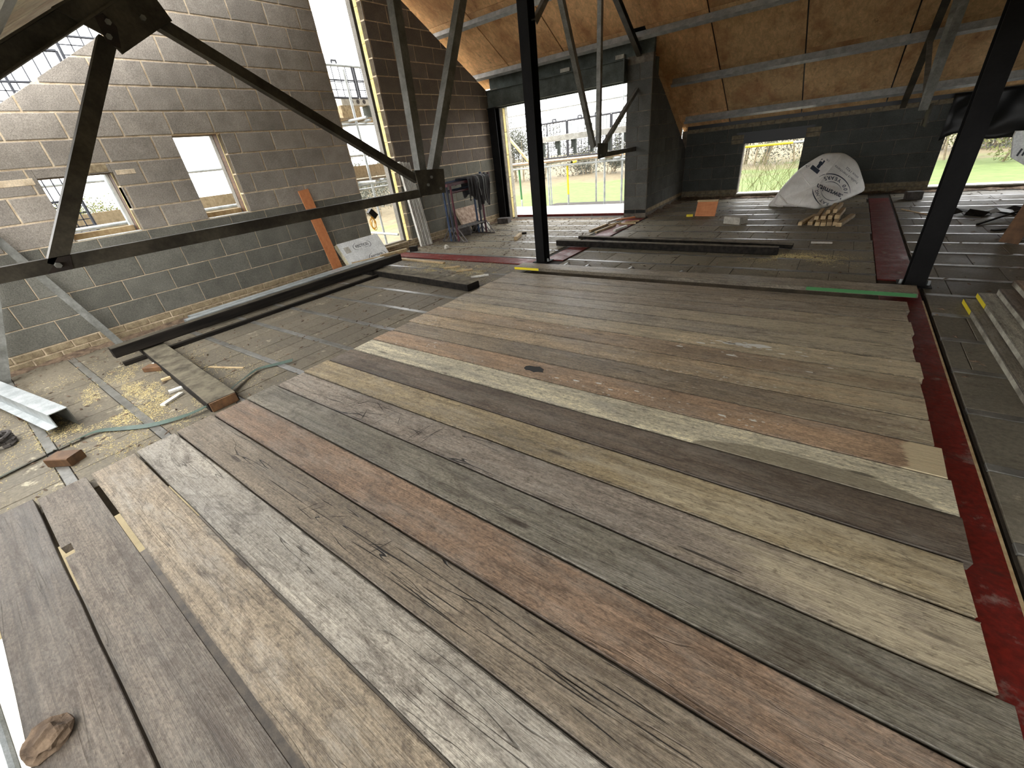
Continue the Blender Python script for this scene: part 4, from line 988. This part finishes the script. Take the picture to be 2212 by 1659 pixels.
bar('black_rod', (1.58,7.32,ZF), (1.95,7.55,ZF+.01), .05, .012, 'black', 'flat black sliver in front of the scraps on the right floor', 'rod')
slab_obj('dark_block', (1.05,9.9,ZF+.06), (.10,.02,0), (-.02,.08,0), (0,0,.06), 'rubble', 'dark block against the back wall right of the far red beam', 'block', ch=.01)
bar('pale_cord', (.86,8.9,ZF), (1.25,8.15,ZF), .015, .01, 'lightwood', 'thin pale cord on the floor right of the far red beam', 'cord')

# ---- left edge things
mb = MB().prof([(-.035,0),(.035,0),(.035,.006),(.006,.006),(-.029,.006),(-.029,.06),(-.035,.06)], (-6.20,.775,ZF), (-6.37,.405,1.26), (-1,0,.2))
tag(mb.build('steel_angle', MAT['galvold'], None, (-6.2,.775,ZF)), 'long galvanised angle leaning against the left wall at the picture edge', 'steel angle')
mb = MB().prof([(-.035,-.035),(.035,-.035),(.035,.035),(-.035,.035)], (-6.15,-.16,ZF), (-6.30,.40,1.30), (1,0,0))
tag(mb.build('steel_post', MAT['galvold'], None, (-6.15,-.16,ZF)), 'pale steel post leaning at the far left edge of the picture', 'post')
t = thing('steel_lintel', (-4.2,0,ZF), 'galvanised steel lintel lying at the left edge over the floor strips', 'lintel')
p0, p1 = Vector((-4.23,.0,ZF+.05)), Vector((-6.0,-.28,ZF+.05))
MB().prof([(-.05,.10),(.06,.10),(.06,.106),(-.05,.106)], p0, p1).build('top_flange', MAT['galv'], t)
MB().prof([(-.05,.0),(-.044,.0),(-.044,.10),(-.05,.10)], p0, p1).build('web', MAT['galv'], t)
MB().prof([(-.10,.0),(-.05,.0),(-.05,.005),(-.10,.005)], p0, p1).build('bottom_flange', MAT['galv'], t)
MB().prof([(.054,-.045),(.06,-.045),(.06,.10),(.054,.10)], p0, p1).build('back_web', MAT['galvold'], t)
bar('packing_offcut', (-4.9,-.20,ZF), (-4.9,.02,ZF), .08, .048, 'brownwood', 'small timber packer under the galvanised lintel', 'offcut')
tr = []
for k in range(40):
    a = k*.55; tr.append((-4.45+.09*math.cos(a)+.02*math.sin(k), -.33+.07*math.sin(a), ZF+.012+.0016*k))
tag(MB().path(tr, .012, 5).build('coil_of_wire', MAT['rubble'], None, (-4.45,-.33,ZF)), 'small dark coil lying at the left edge below the lintel', 'wire')
# green strap: flat ribbon over the floor
SPT = [(-3.80,-.62,0),(-3.86,-.40,0),(-3.91,-.175,0),(-3.93,.0,.004),(-3.914,.109,.006),(-3.75,.23,.006),(-3.604,.347,.006),(-3.50,.50,.01),(-3.458,.628,.02),(-3.48,.80,.03),(-3.608,.925,.02),(-3.72,1.08,.01),(-3.778,1.194,.006),(-3.70,1.32,.006),(-3.591,1.437,.02)]
P = [Vector((x,y,ZF+.004+z)) for x,y,z in SPT]; mb = MB(); wv = .019
fine = []
for i in range(len(P)-1):
    a,b,c,d = P[max(0,i-1)],P[i],P[i+1],P[min(len(P)-1,i+2)]
    for k in range(5):
        t_ = k/5; fine.append(.5*((2*b)+(c-a)*t_+(2*a-5*b+4*c-d)*t_*t_+(3*b-a-3*c+d)*t_**3))
for i,p in enumerate(fine):
    d = (fine[min(i+1,len(fine)-1)]-fine[max(i-1,0)]).normalized(); s_ = d.cross(Vector((0,0,1)))
    tw = .35*math.sin(i*.16); off = s_*wv*math.cos(tw)+Vector((0,0,1))*wv*math.sin(tw)
    mb.v += [p+off+Vector((0,0,.006)), p-off+Vector((0,0,.006))]
mb.f = [(2*i,2*i+1,2*i+3,2*i+2) for i in range(len(fine)-1)]
o = mb.build('packing_strap', MAT['strap'], None, (-3.7,.4,ZF), fix=False); o.modifiers.new('t','SOLIDIFY').thickness = .002
tag(o, 'green plastic packing strap snaking over the floor left of the scaffold boards', 'strap')

# ---- droppings, sawdust and crumbs
def flakes(name, pts, size, mat, label, cat, zoff=.002):
    mb = MB(); r = random.Random(len(pts))
    for (x,y) in pts:
        s_ = size*r.uniform(.4,1.4); a = r.uniform(0,6.28); hgt = s_*r.uniform(.15,.6); el = r.uniform(1,2.6)
        c, sn = math.cos(a), math.sin(a)
        q = [(x+c*s_*el, y+sn*s_*el, 0), (x-sn*s_*.6, y+c*s_*.6, 0), (x-c*s_*el*.8, y-sn*s_*el*.8, 0), (x+sn*s_*.6, y-c*s_*.6, 0), (x, y, hgt)]
        mb.add([(a_,b_,ZF+zoff+c_) for a_,b_,c_ in q], [(0,1,4),(1,2,4),(2,3,4),(3,0,4)])
    return tag(mb.build(name, MAT[mat], None, (0,0,0), fix=False), label, cat, None, 'stuff')
rg = random.Random(5)
pts = []
while len(pts) < 24000:
    a = rg.random()
    if a < .35: x, y = rg.gauss(-4.5,.5), rg.gauss(.45,.35)
    elif a < .6: x, y = rg.gauss(-4.4,.6), rg.gauss(4.35,.2)
    elif a < .8: x, y = rg.gauss(-4.0,.4), rg.gauss(.3,.35)
    else: x, y = rg.gauss(-.2,.25), rg.gauss(5.75,.12)
    if (-6.4 < x < -3.3 or y > 5) and mnoise.noise(Vector((x*2.2,y*5,3)))+.45*mnoise.noise(Vector((x*8,y*14,1))) > rg.uniform(-.2,.25): pts.append((x,y))
flakes('sawdust', pts, .0034, 'sawdust', 'yellow sawdust scattered on the floor around the cut timbers', 'sawdust', .001)
pts = []
while len(pts) < 3800:
    a = rg.random()
    if a < .35: x, y = rg.uniform(XL,-3.3), rg.uniform(5.2,8.4)
    elif a < .55: x, y = XL+abs(rg.gauss(0,.25)), rg.uniform(-.6,8.3)
    elif a < .7: x, y = rg.uniform(XL,-3.3), rg.uniform(-.3,4.8)
    elif a < .85: x, y = rg.uniform(-2.9,.5), rg.uniform(5,10.7)
    elif a < .92: x, y = rg.uniform(.8,2.6), rg.uniform(2,10.7)
    else: x, y = rg.uniform(-2.9,2.5), YR-abs(rg.gauss(0,.2))
    pts.append((x,y))
flakes('mortar_crumbs', pts, .013, 'dirt', 'brown mortar crumbs and dirt scattered over the floor', 'debris')
def fillet(name, p0, p1, nrm, wd, hgt, label, seed):
    mb = MB(); p0, p1, nrm = Vector(p0), Vector(p1), Vector(nrm); L = (p1-p0).length; n = int(L/.05); m = 6
    for i in range(n+1):
        q = p0+(p1-p0)*(i/n); k = .35+.9*abs(mnoise.noise(q*1.7+Vector((seed,0,0))))+.4*mnoise.noise(q*7)
        for j in range(m+1):
            f = j/m; h = hgt*k*(1-f)**1.6+.006*mnoise.noise((q+nrm*f)*30)
            mb.v.append(q+nrm*(wd*k*f)+Vector((0,0,max(-.006,h)*(1 if j < m else 0)-(.004 if j == m else 0))))
    mb.f = [(i*(m+1)+j, i*(m+1)+j+1, (i+1)*(m+1)+j+1, (i+1)*(m+1)+j) for i in range(n) for j in range(m)]; mb.smooth = True
    return tag(mb.build(name, MAT['dirt'], None, tuple(p0), fix=False), label, 'debris', None, 'stuff')
fillet('mortar_droppings', (XL+.002,-1.2,ZF), (XL+.002,8.28,ZF), (1,0,0), .22, .05, 'line of mortar droppings along the foot of the left wall', 1)
fillet('mortar_droppings', (XC+.002,YF,ZF), (XC+.002,YR,ZF), (1,0,0), .22, .06, 'line of mortar droppings along the foot of the dark side wall', 2)
fillet('mortar_droppings', (XC,YR-.004,ZF), (3.2,YR-.004,ZF), (0,-1,0), .25, .05, 'line of mortar droppings along the foot of the back wall', 3)
fillet('mortar_droppings', (-6.2,YF-.03,ZF), (XC,YF-.004,ZF), (0,-1,0), .2, .025, 'line of mortar droppings along the threshold of the large opening', 4)

# ================================================================== OUTSIDE: decks, scaffolding, trees
dk = bpy.data.objects.new('floor_deck', None); COL.objects.link(dk); dk['_o'] = (0,0,0); struct(dk, 'pale boarded deck outside the large opening')
for k in range(3):
    MB().cbox(-7.35+1.36*k, -6.0+1.36*k, 8.80, 10.15, -.03, .0).build('deck_panel', MAT['white'], dk)
MB().box(-7.38,-3.2,8.76,8.80,-.06,.004).build('threshold_angle', MAT['red'], dk)
MB().cbox(-7.44,-7.36,8.80,10.15,-.02,.06).build('edge_board', MAT['white'], dk)
def pole(p0, p1, label, cat='scaffold tube', paint=None, r=.0242, group='scaffold tubes outside', name='scaffold_tube'):
    p0, p1 = Vector(p0), Vector(p1); o = MB().tube(p0, p1, r, 10)
    if paint is None: o = o.build(name, MAT['galv'], None, tuple(p0)); return tag(o, label, cat, group)
    t = thing(name, tuple(p0), label, cat, group); o.build('tube', MAT['galv'], t)
    d = (p1-p0); MB().tube(p0+d*paint[0], p0+d*paint[1], r+.002, 10).build('paint_band', MAT[paint[2]], t); return t
YS = 10.32
for x,zt,lab,pt in ((-7.54,2.6,'green banded scaffold upright at the left of the far opening',(.50,.66,'green')),(-7.16,.93,'second green banded scaffold upright in the far opening',(.80,.995,'green')),(-6.25,.93,'plain scaffold upright just right of the middle column seen outside',None),
                (-5.67,.93,'yellow banded scaffold upright in the far opening',(.82,.995,'yellow')),(-4.66,.93,'plain scaffold upright right of centre in the far opening',None),(-4.24,2.6,'scaffold upright next to the pier in the far opening',None),(-6.9,2.6,'tall scaffold upright behind the brick guard left',None),(-5.45,2.6,'tall scaffold upright in the middle of the brick guard',None)):
    pole((x, YS+(.0 if zt < 1 else 1.2 if x in (-6.9,-5.45) else .05), -2.9), (x, YS+(.0 if zt < 1 else 1.2 if x in (-6.9,-5.45) else .05), zt), lab, paint=pt)
for z,y,lab in ((.93,YS-.05,'main horizontal scaffold tube across the far opening'),(2.16,YS+.1,'upper scaffold guard rail across the far opening'),(1.95,YS+1.25,'middle scaffold guard rail behind the brick guard')):
    pole((-8.6,y,z),(-3.3,y,z),lab)
for x,lab in ((-7.35,'left scaffold transom end under the boards'),(-6.25,'second scaffold transom end under the boards'),(-5.35,'yellow ended scaffold transom under the boards'),(-4.62,'fourth scaffold transom end under the boards'),(-4.28,'scaffold transom end nearest the pier')):
    pole((x,YS-.35,.985),(x,YS+1.4,.985),lab, paint=(0,.12,'yellow') if x == -5.35 else None)
for k in range(4):
    o = plank('scaffold_board', board_mesh(3.9,.225,.038,200+k), (-6.2, YS+.02+.24*k, 1.012), (196,156,108), .5,.3,.1,0, 'outdoor scaffold board over the far opening, number '+('one','two','three','four')[k]+' outward')
    o['group'] = 'outdoor scaffold boards'
def guard(p0, ux, w_, h, label, nx=10, nz=8):
    "brick guard: frame and wire grid"
    t = thing('brick_guard', tuple(p0), label, 'guard panel', 'brick guard panels'); p0, ux = Vector(p0), Vector(ux).normalized(); up = Vector((0,0,1))
    f = MB(); c = [p0,p0+ux*w_,p0+ux*w_+up*h,p0+up*h,p0]; f.path(c, .020, 6); f.tube(p0+ux*w_/2,p0+ux*w_/2+up*h,.017,6); f.tube(p0+up*h*.55,p0+ux*w_+up*h*.55,.015,6)
    f.build('frame', MAT['mesh'], t); g = MB()
    for i in range(1,nx): g.tube(p0+ux*(w_*i/nx), p0+ux*(w_*i/nx)+up*h, .0085, 4)
    for j in range(1,nz):
        if j/nz < .56: g.tube(p0+up*(h*j/nz), p0+up*(h*j/nz)+ux*w_, .0085, 4)
    g.build('wire_grid', MAT['mesh'], t)
    for k in (.3,.7): MB().path([p0+ux*(w_*k-.05)+up*h, p0+ux*(w_*k-.05)+up*(h+.07), p0+ux*(w_*k+.05)+up*(h+.07), p0+ux*(w_*k+.05)+up*h], .016, 5).build('hook', MAT['mesh'], t)
    return t
for k,lab in enumerate(('dark brick guard panel left of the middle column outside','dark brick guard panel behind the hanging truss plate outside','dark brick guard panel next to the pier outside')):
    guard((-7.25+1.22*k, YS+.75, 1.08), (1,0,0), 1.18, .82, lab, 12, 9)
t = thing('gutter_board', (-4.7,9.6,1.4), 'white fascia board with dark brackets outside the far opening', 'fascia')
MB().cbox(-6.05,-3.2,9.58,9.62,1.46,1.58).build('board', MAT['white'], t)
for k in range(6):
    MB().box(-6.0+.42*k,-5.88+.42*k,9.60,9.66,1.30,1.46).box(-5.95+.42*k,-5.88+.42*k,9.60,9.66,1.17,1.30).build('bracket', MAT['lintel'], t)
bar('diagonal_prop', (-7.60,YS-.35,2.10), (-6.55,YS-.35,1.02), .07, .05, 'lightwood', 'pale diagonal timber prop in the left of the far opening', 'prop')
# scaffold along the left gable
XS = -7.9
for y,lab,x in ((5.98,'scaffold upright seen through the tall opening',XS),(1.80,'scaffold upright seen through the lower left window',XS),(2.08,'thinner scaffold upright beside it in the lower left window',XS-.9),(8.2,'scaffold upright at the far end of the left gable',XS)):
    pole((x,y,-2.9),(x,y+.0,3.02 if y == 5.98 else 4.6),lab)
for z,lab,x in ((1.10,'lower long scaffold tube along the gable',XS-.05),(.98,'second lower long scaffold tube along the gable',XS-.9),(2.16,'upper long scaffold tube along the gable',XS-.05),(1.66,'scaffold guard rail along the gable',XS-.95)):
    pole((x,-1.5,z),(x,9,z),lab)
pole((XS-.5,5.85,2.22),(XS+.45,5.90,2.22),'short scaffold tube end pointing into the tall opening, upper one'); pole((XS-.5,5.70,1.15),(XS+.45,5.76,1.15),'short scaffold tube end pointing into the tall opening, lower one')
pole((XS-.4,5.95,.13),(XS+.5,5.95,.10),'short scaffold tube near the sill of the tall opening')
for z in (1.152,2.212):
    for y,nm in ((4.4,'nearest the windows'),(6.25,'behind the tall opening'),(7.9,'at the far end')):
        pole((XS+.1,y,z),(XS-1.05,y,z),'cross tube of the %s gable scaffold lift, %s' % ('lower' if z < 2 else 'upper', nm))
for y,nm in ((.4,'left'),(4.35,'middle'),(8.0,'right')): pole((XS-.9,y,-2.9),(XS-.9,y,3.2),'outer scaffold upright beside the gable, '+nm+' one')
pole((XS-.10,3.5,3.10),(XS-.10,8.4,3.10),'scaffold tube carrying the brick guards in the tall opening')
for z in (1.178,2.238):
    for k in range(3):
        o = plank('scaffold_board', board_mesh(3.9,.225,.038,220+k), (XS-.18-.24*k, 6.1, z), (180,148,104), .5,.3,.1,0, ('outdoor scaffold board on the %s lift beside the gable, %s from the wall' % ('lower' if z < 2 else 'upper', ('first','second','third')[k])), math.pi/2); o['group'] = 'outdoor scaffold boards'
for (y0,y1,z0,z1,lab) in ((4.2,8.0,1.22,1.46,'grey toe board of the scaffold seen through the tall opening'),(.8,2.6,1.006,1.26,'pale toe board of the scaffold seen through the lower left window'),(2.62,4.1,1.006,1.27,'muddy toe board of the scaffold seen through the upper left window')):
    o = MB().cbox(XS-.92,XS-.88,y0,y1,z0,z1).build('toe_board', MAT['duskwood'], None, (XS-.96,y0,z0)); tag(o, lab, 'toe board', 'toe boards')
guard((XS-.10,5.05,2.60), (0,1,0), 1.2, .50, 'dark brick guard seen through the upper part of the tall opening', 8, 4)
guard((XS-.10,6.30,2.60), (0,1,0), 1.2, .50, 'dark brick guard partly hidden by the right jamb of the tall opening', 8, 4)
guard((XS-.2,.70,1.05), (0,1,0), .78, .72, 'dark brick guard in the lower left window', 9, 9)
for k in range(3): guard((XS-.5,.9+1.25*k,2.35+.5*k), (0,1,0), 1.2, .75, 'dark brick guard above the sloping top of the left wall, '+('lowest','middle','highest')[k], 9, 7)
# hollow block and tub on the upper lift
t = thing('hollow_block', (XS-.35,6.3,2.28), 'grey hollow concrete block on the upper scaffold lift in the tall opening', 'block')
MB().cbox(XS-.45,XS-.25,5.95,6.75,2.50,2.62).build('body', MAT['concrete'], t)
for k in range(4): MB().tube((XS-.252,6.18+.15*k,2.56),(XS-.246,6.18+.15*k,2.56),.038,12).build('core_hole', MAT['rubble'], t)
MB().cbox(XS-.45,XS-.25,5.90,6.35,2.285,2.50).build('tub', MAT['brick'], t)
MB().cbox(XS-.45,XS-.25,6.55,6.75,2.285,2.50).build('support', MAT['lintel'], t)
# work light and yellow lead hanging in the tall opening
t = thing('work_light', (-6.86,4.98,.66), 'black work light with a coiled yellow lead hanging in the tall opening', 'lamp')
slab_ = MB().beam((-6.86,4.98,.72),(-6.84,5.08,.60),.10,.10); slab_.build('housing', MAT['blackplastic'], t)
MB().tube((-6.86,5.02,.70),(-7.86,5.10,1.10),.006,5).build('hanging_wire', MAT['rubble'], t)
lead = []
for k in range(60):
    a = k*.42; lead.append((-6.86+.015*math.sin(k), 4.99+.05*math.sin(a)+.0006*k, .52+.10*math.cos(a)-.0009*k))
MB().path([(-6.86,4.99,.64)]+lead, .006, 5).build('lead', MAT['cable'], t)
# tubes below the open edge
for a,b,lab in (((-3.2,-1.15,-1.0),(-1.2,-.80,-.35),'scaffold tube seen below the open edge at lower left, sloping up'),((-3.4,-.9,-.75),(-1.5,-1.0,-1.35),'second scaffold tube seen below the open edge at lower left')):
    pole(a, b, lab, r=.03)
# ---- trees
def bush(name, c, rx, ry, h, nleaf, size, mat, label, cat, seed, trunk=True, group='trees and hedges outside'):
    r = random.Random(seed); t = thing(name, c, label, cat, group); mb = MB()
    blobs = [(r.uniform(-.8,.8)*rx, r.uniform(-.6,.6)*ry, r.uniform(.18,.75)*h, r.uniform(.25,.5)) for _ in range(14)]
    for k in range(nleaf):
        b = r.choice(blobs); u = Vector((r.gauss(0,1), r.gauss(0,1), r.gauss(0,1))).normalized()*(r.random()**.4)*b[3]
        p = Vector((c[0]+b[0]+u.x*rx, c[1]+b[1]+u.y*ry, c[2]+max(.02*h, b[2]+u.z*h*.8)))
        a = Vector((r.uniform(-1,1), r.uniform(-1,1), r.uniform(-1,1))).normalized()*size*r.uniform(.5,1.5); d = a.orthogonal().normalized()*size*r.uniform(.2,.7)
        mb.v += [p-a, p+d, p+a, p-d]; q = len(mb.v)-4; mb.f.append((q,q+1,q+2,q+3))
    mb.build('foliage', MAT[mat], t, fix=False)
    br = MB()
    for b in blobs:
        a = Vector((c[0]+b[0]*.8, c[1]+b[1]*.8, c[2]))
        br.tube(a, (c[0]+b[0], c[1]+b[1], c[2]+b[2]), h*.012, 5, h*.005)
    br.build('trunk', MAT['twig'], t); return t
TR = []
for k in range(11):
    TR.append((-66+9.0*k+R.uniform(-2,2), 58+R.uniform(-3,6), R.uniform(5,7), 4, R.uniform(5.5,8.5)))
for k,(x,y,rx,ry,h) in enumerate(TR):
    bush('hedgerow_tree', (x,y,-2.9), rx, ry, h, 9000, .12, 'haze', 'hazy bare tree in the wood beyond the field, '+('first','second','third','fourth','fifth','sixth','seventh','eighth','ninth','tenth','eleventh')[k]+' from the left', 'tree', 300+k)
for k,(x,y) in enumerate(((-46,38),(-52,27),(-55,16),(-50,8),(-40,30),(8,47),(17,44),(26,46))):
    bush('hedgerow_bush', (x,y,-2.9), 5, 5, R.uniform(4.5,6.5), 8000, .10, 'leaf' if k % 2 else 'haze', 'large scrubby bush '+('beyond the tall opening','left of it beyond the gable','further left beyond the gable','seen through the small windows','near the spoil heap','beyond the right back window, left one','beyond the right back window, middle one','beyond the right back window, right one')[k], 'bush', 400+k)
# bare shrub outside the back window
def shrub(c, h, label, seed):
    r = random.Random(seed); t = thing('bare_shrub', c, label, 'shrub'); mb = MB()
    def grow(p, d, l, rad, depth):
        q = p+d*l; mb.tube(p, q, rad, 4, rad*.7)
        if depth == 0: return
        for _ in range(3 if depth > 2 else 2):
            nd = (d+Vector((r.uniform(-.7,.7), r.uniform(-.7,.7), r.uniform(-.15,.5)))).normalized(); grow(q, nd, l*r.uniform(.65,.85), rad*.65, depth-1)
    for _ in range(6): grow(Vector(c)+Vector((r.uniform(-.4,.4), r.uniform(-.4,.4), 0)), Vector((r.uniform(-.5,.5), r.uniform(-.5,.5), 1)).normalized(), h*.3, .022, 5)
    mb.build('branches', MAT['leaf'], t, fix=False); return t
shrub((-2.1,16.5,-2.9), 3.6, 'bare yellowish shrub seen through the back window', 9)
pole((-2.05,12.4,-2.9),(-2.05,12.4,2.0),'scaffold upright outside the back window'); pole((-3.2,12.3,.86),(3.4,12.3,.86),'yellow banded scaffold tube across the top of the back window', paint=(.10,.33,'yellow'))

for o in bpy.data.objects:
    if '_o' in o: del o['_o']
